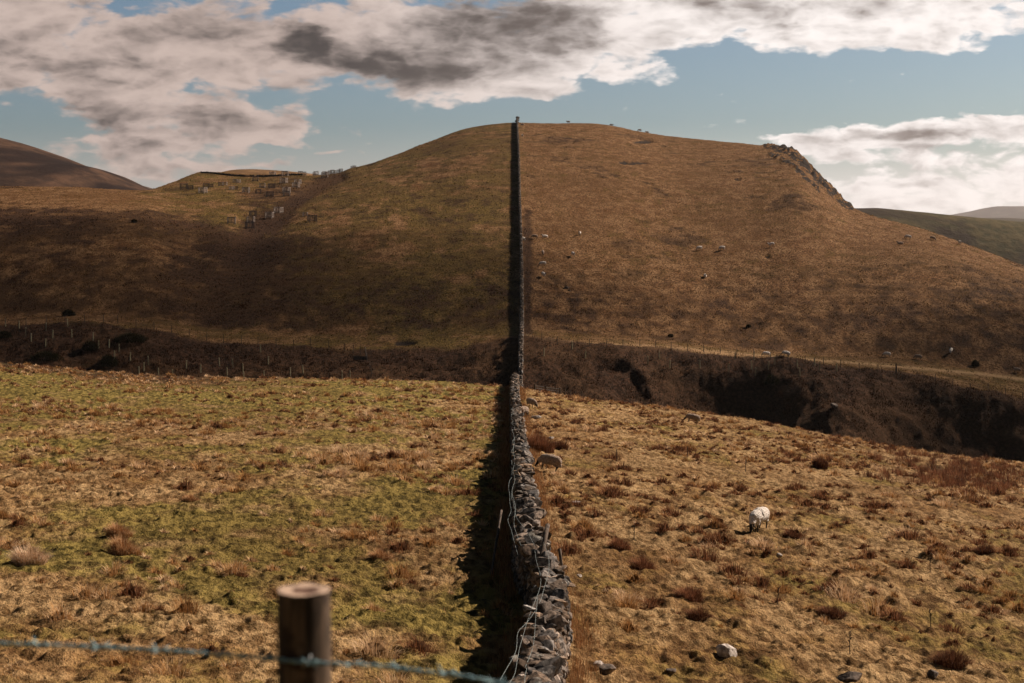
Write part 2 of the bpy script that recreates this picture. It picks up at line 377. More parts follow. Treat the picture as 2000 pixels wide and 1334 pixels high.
# plant cover of the ground: r = heather / bracken and painted cloud shade, g = fresh green, b = bare rock or peat, a = pale path
def cover_attr(x, y, h, M):
    n_a = fbm(x / 30, y / 40, 4, 71); n_b = fbm(x / 7, y / 10, 4, 72); n_c = fbm(x / 2.5, y / 4, 3, 73)
    left = 1 - sstep(M['u'], -0.004, 0.012)
    hea_dark = M['bank'] * 0.95
    hea_dark = np.maximum(hea_dark, M['burn'] * 0.95)
    lower = 1 - sstep(y, M['ys'] + 50 + 30 * n_a, M['ys'] + 115 + 60 * n_a)
    lf = left * (1 - sstep(M['u'] + 0.09 * n_a + 0.03 * n_b, -0.17, -0.02)) * M['far'] * lower
    hea_dark = np.maximum(hea_dark, lf * (0.72 + 0.45 * np.clip(1.5 * n_a + 1.0 * n_b + 0.7 * n_c, -1, 1)))  # heather thickened to darken the left slope in place of cloud shade
    hea_dark = np.maximum(hea_dark, M['far'] * 0.55 * sstep(n_a + 0.6 * n_b, 0.12, 0.4))
    hb = np.exp(-(((M['px'] - 545) / 105) ** 2 + ((M['row'] - 378 + (M['px'] - 545) * 0.30) / 30) ** 2) ** 2) * M['far']
    hea_dark = np.maximum(hea_dark, hb * (0.62 + 0.5 * np.clip(n_b + n_c, -1, 1)))
    hea_dark = np.maximum(hea_dark, left * M['far'] * (0.34 + 0.35 * np.clip(n_b + n_c, -1, 1)) * sstep(M['u'], -0.30, -0.15))  # more heather left of the wall, painting the shade of that slope
    hea_dark = np.maximum(hea_dark, M['far'] * (1 - sstep(y, M['ys'] + 12, M['ys'] + 75 + 40 * n_a)) * (0.50 + 0.5 * np.clip(n_b + n_c, -1, 1)))  # heather added low on the hill as painted cloud shadow
    shelf = M['far'] * (1 - sstep(y, M['ys'] - 4, M['ys'] + 6))
    hea_dark = hea_dark * (1 - 0.55 * shelf)
    wall_r = np.exp(-((M['px'] - 1030) / 12) ** 2) * M['far'] * sstep(M['row'], 380, 440)
    hea_dark = np.maximum(hea_dark, wall_r * 0.9)
    strip = sstep(M['row'], 0, 1) * (1 - sstep(M['row'] - (np.interp(M['u'], US, s2row(np.interp(US, US, KSu[9])))), 4, 26)) * M['near'] * (1 - sstep(M['px'], 350, 700)) * sstep(y, 80, 110)
    hea_dark = np.maximum(hea_dark, strip * 0.75)
    marsh = np.exp(-(((M['px'] - 1880) / 130) ** 2 + ((M['row'] - 925) / 26) ** 2) ** 2) * M['near']
    hea_dark = np.maximum(hea_dark, marsh * 0.7 * sstep(n_c, -0.3, 0.2))
    gr = np.clip(0.56 + 1.0 * n_b + 0.9 * n_a + 0.5 * n_c, 0, 1) * (0.30 + 0.68 * left) + M['near'] * 0.12 * left * M['near']
    gr = np.maximum(gr, M['far'] * (0.16 + 0.60 * left * (1 - 0.5 * lf)) * np.clip(0.6 + 1.2 * n_a + 0.8 * n_b, 0, 1))
    gr = np.maximum(gr, shelf * 0.38) * (1 - 0.75 * M['far'] * (1 - sstep(M['u'], -0.30, -0.18)))
    rock = np.clip(M['crag'] * 1.5 * sstep(fbm(x / 2.2, y / 4, 3, 75), -0.25, 0.1), 0, 1)
    for cx, cy, rx, ry, dp in SCRAPES:
        rock = np.maximum(rock, 0.8 * np.exp(-(((M['px'] - cx) / (rx * 1.05)) ** 2 + ((M['row'] - cy + 0.5) / (ry * 1.2)) ** 2) ** 2))
    dpath, _ = line_dist(M['px'], M['row'], [(1028, 656), (1070, 668), (1200, 672), (1330, 681), (1500, 697), (1700, 711), (1900, 728), (2100, 755)])
    path = np.exp(-(dpath / 3.2) ** 2) * M['far'] * 0.8
    return np.stack([np.clip(hea_dark, 0, 1), np.clip(gr, 0, 1), rock, path], -1)
CV = cover_attr(XX, YYg, HH, MM)

# ------------------------------------------------------------------ materials
def new_mat(name):
    m_ = bpy.data.materials.new(name); m_.use_nodes = True
    t = NT(m_.node_tree); t.n.clear()
    o = t.node('ShaderNodeOutputMaterial'); return m_, t, o
def bsdf(t, o, col, rough=0.9, normal=None, spec=0.2, metal=0.0):
    b = t.node('ShaderNodeBsdfPrincipled', {'Roughness': rough, 'Specular IOR Level': spec, 'Metallic': metal})
    if hasattr(col, 'links'): t.l.new(col, b.inputs['Base Color'])
    else: b.inputs['Base Color'].default_value = tuple(col) + (1,)
    if normal is not None: t.l.new(normal, b.inputs['Normal'])
    t.l.new(b.outputs[0], o.inputs[0]); return b
def simple_mat(name, c1, c2, scale=8, rough=0.85, bump=0.3, bd=0.02, spec=0.2, metal=0.0, stretch=(1, 1, 1), lo=.35, hi=.65):
    m_, t, o = new_mat(name)
    tcv = t.node('ShaderNodeTexCoord').outputs['Object']
    v = t.node('ShaderNodeVectorMath', {0: tcv, 1: stretch}, operation='MULTIPLY').outputs[0]
    n = t.noise(v, scale, 6, 0.62)
    c = t.mix(t.smooth(n.outputs[0], lo, hi), c1, c2)
    bn = t.node('ShaderNodeBump', {'Strength': bump, 'Distance': bd, 'Height': n.outputs[0]}).outputs[0]
    bsdf(t, o, c, rough, bn, spec, metal); return m_

def ground_mat():
    m_, t, o = new_mat("moorland")
    pos = t.node('ShaderNodeNewGeometry').outputs['Position']
    at = t.node('ShaderNodeVertexColor', layer_name='cover')
    sp = t.node('ShaderNodeSeparateColor', {0: at.outputs[0]})
    hea_dark, gre, rock = sp.outputs; path = at.outputs[1]
    sv = t.node('ShaderNodeVectorMath', {0: pos, 1: (1.0, 0.55, 1.0)}, operation='MULTIPLY').outputs[0]
    nf = t.noise(sv, 2.6, 7, 0.7).outputs[0]       # tussock grain
    nm = t.noise(sv, 0.35, 6, 0.6).outputs[0]
    nl = t.noise(pos, 0.045, 5, 0.6).outputs[0]
    nb = t.noise(sv, 9.0, 4, 0.7).outputs[0]
    straw = t.mix(t.smooth(nf, .38, .61), (0.13, 0.076, 0.030), (0.56, 0.39, 0.20))
    straw = t.mix(t.smooth(nm, .38, .62), straw, t.mix(t.smooth(nf, .38, .66), (0.11, 0.058, 0.024), (0.38, 0.225, 0.095)))
    green = t.mix(t.smooth(nf, .37, .62), (0.050, 0.044, 0.012), (0.34, 0.265, 0.080))
    gm = t.add(t.m('MULTIPLY', gre, 1.35), t.mul(t.m('SUBTRACT', nm, 0.5), 1.9))
    gm = t.smooth(t.add(gm, t.mul(t.m('SUBTRACT', nf, 0.5), 0.7)), 0.22, 0.85)
    c = t.mix(gm, straw, green)
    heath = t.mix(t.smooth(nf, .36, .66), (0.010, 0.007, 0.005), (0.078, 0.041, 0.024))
    moor = t.smooth(t.node('ShaderNodeSeparateXYZ', {0: pos}).outputs[1], 165.0, 230.0, 1.0, 0.54)     # duller moor grass on the hill, darkened further in place of cloud shade
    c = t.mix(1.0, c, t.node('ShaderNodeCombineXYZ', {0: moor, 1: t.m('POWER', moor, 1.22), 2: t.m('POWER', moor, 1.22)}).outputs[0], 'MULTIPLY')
    hm_ = t.smooth(t.add(hea_dark, t.add(t.mul(t.m('SUBTRACT', nm, 0.5), 1.3), t.mul(t.m('SUBTRACT', nf, 0.5), 0.7))), 0.20, 0.85)
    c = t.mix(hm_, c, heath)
    # large soft tone differences of the sward
    c = t.mix(t.smooth(nl, .35, .65, 0.0, 0.35), c, (0.10, 0.055, 0.022))
    rk = t.mix(t.smooth(nb, .4, .6), (0.012, 0.010, 0.009), (0.050, 0.041, 0.035))
    c = t.mix(t.smooth(rock, .3, .7), c, rk)
    c = t.mix(path, c, (0.42, 0.29, 0.16))
    hgt = t.add(nf, t.mul(nb, 0.8))
    bn = t.node('ShaderNodeBump', {'Strength': 1.0, 'Distance': 0.30, 'Height': hgt}).outputs[0]
    bsdf(t, o, c, 0.95, bn, 0.05); return m_
M_GROUND = ground_mat()

def far_mat(name, a, b, hea_dark, scale):
    m_, t, o = new_mat(name)
    pos = t.node('ShaderNodeNewGeometry').outputs['Position']
    sv = t.node('ShaderNodeVectorMath', {0: pos, 1: (1.0, 0.6, 1.6)}, operation='MULTIPLY').outputs[0]
    n = t.noise(sv, scale, 7, 0.62, 0.6).outputs[0]; n3 = t.noise(sv, scale * 12, 4, 0.6).outputs[0]
    c = t.mix(t.smooth(n3, .35, .65), a, b)
    c = t.mix(t.smooth(n, .47, .57), c, hea_dark)
    bn = t.node('ShaderNodeBump', {'Strength': 0.8, 'Distance': 2.0, 'Height': n3}).outputs[0]
    bsdf(t, o, c, 0.95, bn, 0.05); return m_

def blade_mat(name, trans=0.22):
    m_, t, o = new_mat(name)
    at = t.node('ShaderNodeVertexColor', layer_name='tint')
    d = t.node('ShaderNodeBsdfDiffuse', {0: at.outputs[0]}); tr = t.node('ShaderNodeBsdfTranslucent', {0: at.outputs[0]})
    mx = t.node('ShaderNodeMixShader', {0: trans, 1: d.outputs[0], 2: tr.outputs[0]})
    t.l.new(mx.outputs[0], o.inputs[0]); return m_
M_BLADE = blade_mat("grass_blades")

def stone_mat():
    m_, t, o = new_mat("dry_stone")
    pos = t.node('ShaderNodeNewGeometry').outputs['Position']
    at = t.node('ShaderNodeVertexColor', layer_name='tint').outputs[0]
    n = t.noise(pos, 9.0, 6, 0.65).outputs[0]; n2 = t.noise(pos, 3.2, 4, 0.6).outputs[0]; n3 = t.noise(pos, 26, 3, 0.6).outputs[0]
    c = t.mix(t.smooth(n, .35, .65), (0.035, 0.032, 0.030), (0.20, 0.175, 0.155))
    c = t.mix(1.0, c, at, 'MULTIPLY')
    lich = t.smooth(t.add(n2, t.mul(t.m('SUBTRACT', n3, .5), .3)), .61, .70)
    c = t.mix(lich, c, (0.34, 0.34, 0.31))
    bn = t.node('ShaderNodeBump', {'Strength': 0.7, 'Distance': 0.03, 'Height': n}).outputs[0]
    bsdf(t, o, c, 0.9, bn, 0.15); return m_
M_STONE = stone_mat()
M_ROCKW = simple_mat("pale_rock", (0.20, 0.18, 0.17), (0.62, 0.58, 0.54), 7, bd=0.04, bump=0.8)
M_ROCKD = simple_mat("dark_rock", (0.035, 0.030, 0.027), (0.16, 0.13, 0.11), 5, bd=0.05, bump=0.8)
M_WIRE = simple_mat("galvanised_wire", (0.12, 0.24, 0.29), (0.26, 0.44, 0.50), 20, 0.6, 0.2, 0.001, 0.4, 0.2)
M_STRAND = simple_mat("weathered_wire", (0.13, 0.17, 0.18), (0.30, 0.37, 0.38), 20, 0.7, 0.2, 0.001, 0.3, 0.1)
M_OLDWOOD = simple_mat("weathered_wood", (0.035, 0.028, 0.024), (0.12, 0.095, 0.075), 12, stretch=(1, 1, .15))
M_PALEWOOD = simple_mat("pale_guard_timber", (0.15, 0.13, 0.12), (0.34, 0.295, 0.27), 9, stretch=(1, 1, .2))
M_TUBE = simple_mat("plastic_tree_tube", (0.30, 0.28, 0.17), (0.46, 0.43, 0.28), 5, 0.5, 0.05, 0.002, 0.4)
M_METAL = simple_mat("galvanised_steel", (0.30, 0.34, 0.36), (0.48, 0.52, 0.54), 14, 0.45, 0.1, 0.002, 0.5, 0.5)

# ------------------------------------------------------------------ the ground
def poly_ground():
    v = np.stack([XX, YYg, HH], -1).reshape(-1, 3)
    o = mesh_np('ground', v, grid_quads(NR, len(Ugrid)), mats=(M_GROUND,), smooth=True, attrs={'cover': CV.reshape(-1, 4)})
    return tag(o, kind='structure')
poly_ground()
# ground round the photographer's feet and off to both sides of the view
gx, gy = np.meshgrid(np.linspace(-60, 60, 90), np.linspace(-40, 60, 80))
gz = H(gx, gy); inside = (np.abs(gx) < 0.455 * gy) & (gy > 1.0)
gz = np.where(inside, gz - 1.2, gz - 0.02)
tag(mesh_np('ground_underfoot', np.stack([gx, gy, gz], -1).reshape(-1, 3), grid_quads(80, 90), mats=(M_GROUND,), smooth=True,
            attrs={'cover': np.tile(np.array([0.05, 0.4, 0, 0]), (gx.size, 1))}), kind='structure')

# ------------------------------------------------------------------ far land
def far_hill(name, pts, Y0, Y1, Y2, zbase, mat, amp, seed, nu=260, nv=70):
    pts = np.array(pts, float)
    px = np.linspace(pts[0, 0], pts[-1, 0], nu); row = pchip(pts[:, 0], pts[:, 1], px)[:, 0]
    t = np.linspace(0, 1, nv)[:, None]; tc_ = (Y1 - Y0) / (Y2 - Y0)
    Yv = Y0 + (Y2 - Y0) * t
    zc = row2s(row)[None, :] * Y1
    prof = np.where(t < tc_, np.sin(np.clip(t / tc_, 0, 1) * pi / 2) ** 1.15, np.cos(np.clip((t - tc_) / (1 - tc_), 0, 1) * pi / 2))
    x = (px[None, :] - 1000) / F * Y1 * np.ones_like(t)
    y = Yv * np.ones_like(x)
    z = zbase + (zc - zbase) * prof
    z = z + amp * fbm(x / (amp * 22), y / (amp * 22), 5, seed, 0.5) * np.sin(np.clip(t / tc_, 0, 1) * pi / 2) * np.where(np.abs(t - tc_) < 0.12, 0.25, 1)
    o = mesh_np(name, np.stack([x, y, z], -1).reshape(-1, 3), grid_quads(nv, nu), mats=(mat,), smooth=True)
    return tag(o, kind='structure')
far_hill('far_hill', [(-700, 250), (-300, 235), (-80, 252), (0, 267), (60, 285), (110, 305), (140, 318), (180, 326), (220, 345), (262, 364), (320, 392), (420, 420)],
         760, 1150, 1800, -55, far_mat("heather_hill", (0.038, 0.023, 0.016), (0.078, 0.046, 0.030), (0.016, 0.010, 0.009), 0.006), 9, 3)
far_hill('far_hill', [(120, 420), (200, 345), (240, 352), (285, 364), (360, 385)], 1700, 2100, 2600, -60, far_mat("blue_hill", (0.06, 0.05, 0.04), (0.10, 0.07, 0.05), (0.04, 0.03, 0.03), 0.004), 6, 4)
far_hill('far_hill', [(330, 370), (400, 350), (440, 340), (465, 333), (500, 331), (560, 334), (620, 341), (700, 352), (800, 370)],
         560, 800, 1200, -50, far_mat("brown_knoll", (0.12, 0.07, 0.035), (0.21, 0.13, 0.065), (0.10, 0.055, 0.03), 0.01), 4, 5)
far_hill('far_hill', [(1480, 425), (1580, 410), (1660, 407), (1700, 407), (1750, 411), (1850, 420), (2000, 434), (2200, 452), (2600, 480)],
         900, 1150, 1900, -190, far_mat("shaded_green_hill", (0.040, 0.038, 0.016), (0.085, 0.070, 0.032), (0.030, 0.022, 0.014), 0.008), 6, 6)  # hill colour made dark to stand in for a cloud shadow
far_hill('far_hill', [(1650, 450), (1780, 428), (1860, 419), (1900, 412), (1950, 403), (2000, 403), (2100, 396), (2300, 400), (2700, 430)],
         10200, 12000, 14000, -120, far_mat("distant_mountain", (0.06, 0.05, 0.035), (0.10, 0.08, 0.055), (0.05, 0.035, 0.025), 0.001), 30, 7)
far_hill('far_hill', [(1700, 450), (1850, 428), (1950, 426), (2060, 431), (2400, 428)], 3400, 4200, 5200, -120, far_mat("distant_ridge", (0.08, 0.06, 0.03), (0.13, 0.10, 0.05), (0.05, 0.04, 0.025), 0.002), 16, 8)
bx, by = np.meshgrid(np.linspace(-9000, 9000, 60), np.concatenate([np.linspace(-3000, 1000, 8), np.linspace(1500, 14000, 40)]))
bz = np.where(by < 1400, -230.0, -62 - 60 * sstep(by, 1400, 3000)) + 12 * fbm(bx / 900, by / 900, 3, 9)
tag(mesh_np('valley_floor', np.stack([bx, by, bz], -1).reshape(-1, 3), grid_quads(48, 60), mats=(far_mat("valley_grass", (0.06, 0.05, 0.02), (0.12, 0.09, 0.04), (0.05, 0.035, 0.02), 0.003),), smooth=True), kind='structure')

# ------------------------------------------------------------------ placing things by survey sight-lines
def Hs(x, y): return float(H(np.array([x]), np.array([y]))[0])
def hit(px, row, ymin=None, ymax=900):
    """ground point seen at photo position"""
    if ymin is None: ymin = 12
    d = ray(px, row); ys = np.exp(np.linspace(np.log(ymin), np.log(ymax), 1600)); t = ys / d[1]
    x = d[0] * t; z = d[2] * t; h = H(x, ys); below = np.where(z < h)[0]
    if len(below) == 0:
        k = int(np.argmin(z - h))
    else: k = int(below[0])
    return Vector((x[k], ys[k], h[k]))
def at(px, Yd):
    """ground point on the sight-line azimuth px at distance Yd"""
    x = (px - 1000) / F * Yd * 1.0
    for _ in range(3):
        z = Hs(x, Yd); d = Yd * cos(PITCH) - z * sin(PITCH); x = (px - 1000) / F * d
    return Vector((x, Yd, Hs(x, Yd)))

# ------------------------------------------------------------------ geometry bits
def tube(pts, r, sides=6, closed_ends=True):
    pts = [Vector(p) for p in pts]; n = len(pts); V_, Q, T = [], [], []
    rr = r if hasattr(r, '__len__') else [r] * n
    for i, p in enumerate(pts):
        d = (pts[min(i + 1, n - 1)] - pts[max(i - 1, 0)]).normalized()
        a = d.cross(Vector((0, 0, 1)) if abs(d.z) < .9 else Vector((1, 0, 0))).normalized(); b = d.cross(a)
        for k in range(sides):
            th = 2 * pi * k / sides; V_.append(p + a * cos(th) * rr[i] + b * sin(th) * rr[i])
    for i in range(n - 1):
        for k in range(sides):
            k2 = (k + 1) % sides; Q.append((i * sides + k, i * sides + k2, (i + 1) * sides + k2, (i + 1) * sides + k))
    if closed_ends:
        for base, sgn in ((0, 1), ((n - 1) * sides, -1)):
            for k in range(1, sides - 1):
                T.append((base, base + k + 1, base + k)[::sgn])
    return V_, Q, T
class MB:
    def __init__(s): s.v, s.q, s.t = [], [], []
    def add(s, V_, Q=(), T=()):
        b = len(s.v); s.v += [tuple(p) for p in V_]; s.q += [tuple(i + b for i in f) for f in Q]; s.t += [tuple(i + b for i in f) for f in T]
    def tube(s, pts, r, sides=6): s.add(*tube(pts, r, sides))
    def box(s, c, d, rot=None):
        V_ = []
        for i in range(8):
            p = Vector(((i & 1) - .5, ((i >> 1) & 1) - .5, ((i >> 2) & 1) - .5)); p = Vector((p.x * d[0], p.y * d[1], p.z * d[2]))
            if rot is not None: p = rot @ p
            V_.append(p + Vector(c))
        s.add(V_, [(0, 2, 3, 1), (4, 5, 7, 6), (0, 1, 5, 4), (2, 6, 7, 3), (0, 4, 6, 2), (1, 3, 7, 5)])
    def build(s, name, mat, parent=None, smooth=False):
        return mesh_np(name, s.v, s.q or None, s.t or None, mats=(mat,), smooth=smooth, parent=parent)

M_DARKWIRE = simple_mat("dull_wire", (0.05, 0.05, 0.05), (0.09, 0.09, 0.085), 9, 1.0, 0, 0.001, 0.0)
# base stone shapes: jittered, flattened icospheres
def ico(sub):
    bm = bmesh.new(); bmesh.ops.create_icosphere(bm, subdivisions=sub, radius=1.0)
    v = np.array([p.co[:] for p in bm.verts]); f = np.array([[q.index for q in p.verts] for p in bm.faces]); bm.free(); return v, f
ICO2, ICOF2 = ico(2); ICO1, ICOF1 = ico(1)
def rock_shape(rng, hi=True):
    v = (ICO2 if hi else ICO1).copy()
    # chop with random planes to give flat broken faces
    for _ in range(11 if hi else 6):
        n = rng.normal(size=3); n /= np.linalg.norm(n); d = rng.uniform(0.36, 0.80)
        k = v @ n - d; v = v - np.where(k > 0, k, 0)[:, None] * n[None, :]
    v += rng.normal(size=v.shape) * 0.008
    m_ = np.abs(v).max(0); return v / m_
def rotm(ax, ay, az):
    return np.array(Euler((ax, ay, az)).to_matrix())

# ------------------------------------------------------------------ the dry stone wall
WPX = [(4, 1000), (10, 1018), (14, 1030), (19, 1038), (24, 1052), (28, 1071), (31, 1079), (33, 1064), (35.5, 1042), (40, 1029), (50, 1022), (65, 1015), (90, 1009), (120, 1005),
       (150, 1007), (170, 1011), (200, 1017), (235, 1019), (280, 1018), (330, 1015), (400, 1013), (480, 1011), (560, 1010), (600, 1010)]
_wy = np.array([a for a, b in WPX], float); _wx = np.array([(b - 1000) / F * a * 1.005 for a, b in WPX])
def wall_x(y): return pchip(_wy, _wx, np.atleast_1d(np.asarray(y, float)))[:, 0]
WY1 = 566.0
def wall_h(y):
    y = np.asarray(y, float)
    return 1.30 + 0.10 * fbm(y / 6.0, y * 0 + 3.3, 3, 91) + 0.25 * sstep(y, 180, 260)
def hw(y): return 0.275 + 0.03 * gnoise(np.asarray(y) / 4.0, np.asarray(y) * 0, 93) - 0.06 * sstep(y, 180, 300)

def build_wall():
    rng = np.random.default_rng(5)
    # packed core with battered sides (seen only through the joints)
    ys = np.concatenate([np.arange(8, 160, 0.5), np.arange(160, WY1, 1.0)])
    xs = wall_x(ys); g = np.minimum(H(xs, ys), np.minimum(H(xs - .6, ys), H(xs + .6, ys))); top = H(xs, ys) + wall_h(ys) - 0.16; b = hw(ys)
    prof = [(-1.35, 0), (-0.85, 1), (0.85, 1), (1.35, 0)]
    V_ = []
    for s_, k in prof: V_.append(np.stack([xs + s_ * b * (0.8 if k else 1.0), ys, (top if k else g - .3)], -1))
    V_ = np.stack(V_, 1).reshape(-1, 3); Q = grid_quads(len(ys), 4)
    core = (V_, Q)
    SV, SF, SC = [], [], []; base = 0
    shapes_hi = [rock_shape(rng, True) for _ in range(40)]; shapes_lo = [rock_shape(rng, False) for _ in range(40)]
    def put(cx, cy, cz, dims, rot, hi, col):
        nonlocal base
        sh = (shapes_hi if hi else shapes_lo)[rng.integers(40)]
        R = rotm(*rot); v = (sh * np.array(dims) * 0.5) @ R.T + np.array([cx, cy, cz])
        SV.append(v); SF.append((ICOF2 if hi else ICOF1) + base); base += len(v)
        SC.append(np.tile(np.array([col[0], col[1], col[2], 1.0]), (len(v), 1)))
    def colr():
        k = rng.uniform(0.40, 1.5); w_ = rng.uniform(-.12, .20)
        if rng.random() < 0.14: k *= 1.9
        return (k * (1 + w_), k, k * (1 - w_))
    y = 9.0
    while y < WY1:
        far_ = y > 170; step = 0.27 if y < 60 else (0.36 if y < 160 else 0.62)
        hi = y < 75
        x = float(wall_x(y)[0]); b = float(hw(y)); h = float(wall_h(y)); gz = Hs(x, y)
        tang = float(wall_x(y + .5)[0] - wall_x(y - .5)[0]); yaw = -tang
        ncourse = 5 if y < 60 else (4 if y < 160 else 3); ch = (h - 0.12) / ncourse
        for c in range(ncourse):
            f = (c + .5) / ncourse
            for s_ in (-1, 1):
                if far_ and s_ == 1 and c < ncourse - 2: continue
                off = b * (1.35 - 0.45 * f) * s_
                sy = step * rng.uniform(1.0, 1.5)
                put(x + off - s_ * 0.06, y + rng.uniform(-.5, .5) * step, gz + f * (h - 0.12) + rng.uniform(-.02, .02),
                    (0.26 * rng.uniform(.8, 1.3), sy, ch * rng.uniform(1.05, 1.35)), (rng.uniform(-.15, .15), rng.uniform(-.15, .15), yaw + rng.uniform(-.25, .25)), hi, colr())
        # cope: rubble on edge, pitched at odd angles
        n = 3 if y < 60 else 2
        for k in range(n):
            off = (-0.9 + 1.8 * (k + .5) / n) * b + rng.uniform(-.07, .07)
            sz = rng.uniform(.26, .56) if y < 60 else rng.uniform(.30, .50)
            if far_: sz *= .95
            put(x + off, y + rng.uniform(-.5, .5) * step, gz + h - .04 + rng.uniform(-.05, .08),
                (sz * 1.15, sz * rng.uniform(.4, 1.2), sz * rng.uniform(.28, .75)), (rng.uniform(-.6, .6), rng.uniform(-.5, .5), rng.uniform(0, 3.1)), hi, colr())
        if rng.random() < .18:
            sz = rng.uniform(.2, .4)
            put(x + rng.uniform(-.2, .2), y, gz + h + .12, (sz, sz * .8, sz * .7), (rng.uniform(-.8, .8), rng.uniform(-.8, .8), rng.uniform(0, 3)), hi, colr())
        y += step * 0.92
    # fallen stones at the foot
    # heavier end of the wall on the summit
    x = float(wall_x(WY1)[0]); gz = Hs(x, WY1)
    for k in range(26):
        put(x + rng.uniform(-.55, .55), WY1 + rng.uniform(-1.0, .6), gz + rng.uniform(0, 2.3), (.9, .9, .6), (rng.uniform(-.3, .3), rng.uniform(-.3, .3), rng.uniform(0, 3)), False, (.7, .7, .7))
    V_all = np.concatenate([core[0]] + SV); off = len(core[0])
    T = np.concatenate(SF) + off
    C = np.concatenate([np.tile(np.array([.35, .35, .35, 1.0]), (len(core[0]), 1))] + SC)
    o = mesh_np('dry_stone_wall', V_all, core[1], T, mats=(M_STONE,), attrs={'tint': C})
    tag(o, 'long grey dry stone wall running from the foreground over the gully to the hill summit', 'stone wall')
build_wall()
def wall_top(y, off=0.0):
    x = float(wall_x(y)[0]); return Vector((x + off, y, Hs(x, y) + float(wall_h(y)) + 0.12))

# ------------------------------------------------------------------ wire strands sagging over the wall, old stakes
def strand(y0, y1, o0, o1, z0, z1, seed, label, n=None, wob=.07):
    rg = random.Random(seed); n = n or int((y1 - y0) * .55) + 4; pts = []
    for i in range(n):
        f = i / (n - 1); y = y0 + (y1 - y0) * f
        p = wall_top(y, o0 + (o1 - o0) * f + rg.uniform(-wob, wob)); p.z += z0 + (z1 - z0) * f + rg.uniform(-.05, .05) + .04 * sin(f * 9)
        pts.append(p)
    # smooth
    q = []
    for i in range(len(pts) - 1):
        a, b = pts[i], pts[i + 1]
        for k in range(3): q.append(a.lerp(b, k / 3))
    q.append(pts[-1])
    for _ in range(2): q = [q[0]] + [(q[i - 1] + q[i] * 2 + q[i + 1]) / 4 for i in range(1, len(q) - 1)] + [q[-1]]
    m_ = MB(); m_.tube(q, .0022 + .00006 * y0, 5)
    o = m_.build('wire_strand', M_STRAND, smooth=True)
    tag(o, label, 'wire', 'loose fence wires on the stone wall')
strand(17, 27, -.10, -.12, .10, .12, 1, 'loose pale wire strand down the middle of the nearest stretch of wall')
strand(17, 33, -.34, -.22, .06, .16, 2, 'kinked wire strand along the left edge of the nearest stretch of wall', wob=.10)
strand(20, 34, -.42, .02, .02, .20, 3, 'second kinked wire hanging just outside the left edge of the nearest wall', wob=.10)
strand(34, 62, -.40, -.30, .02, .05, 4, 'long sagging wire strand along the left edge of the wall beside the grazing sheep')
strand(34, 52, -.55, -.42, -.22, -.04, 5, 'lower wire strand drooping on the shaded left side of the wall')
strand(52, 92, -.30, -.30, .06, .04, 6, 'thin wire strand along the wall further off near the crest', wob=.12)
strand(33, 44, -.15, -.45, .18, .04, 7, 'wire strand crossing the wall top diagonally behind the leaning stake')
def stake(p0, p1, r, label, r1=None):
    p0 = Vector(p0); p1 = Vector(p1); m_ = MB(); d = p1 - p0
    e = empty('fence_stake', p0)
    n = 6; pts = [d * (i / n) + Vector((random.uniform(-.006, .006), random.uniform(-.006, .006), 0)) for i in range(n + 1)]
    m_.tube(pts, [r * (1 + .08 * math.sin(i * 2.1)) for i in range(n + 1)], 8)
    m_.build('shaft', M_OLDWOOD, e, smooth=True)
    c = MB(); c.tube([d * .995, d * 1.006], [r * .99, r * .8], 8); c.build('sawn_top', M_OLDWOOD, e)
    tag(e, label, 'stake')
stake(wall_top(31.6, -.42) + Vector((0, 0, -1.0)), wall_top(33.5, -.02) + Vector((.16, .4, .62)), .06, 'dark square old stake leaning right beside the bend in the stone wall')
bs = hit(1110, 1204); rt_ = ray(1093, 1072); tp = rt_ / rt_[1] * (bs.y + .35)
stake(bs - Vector((0, 0, .1)), tp, .040, 'thin dark stake leaning against the right face of the nearest wall')
stake((float(wall_x(37)[0]) - 1.05, 36.5, Hs(-.6, 36.5) - .1), (float(wall_x(40)[0]) - .72, 40, Hs(-.6, 40) + 1.35), .035, 'thin shadowed stake leaning on the dark left side of the wall')

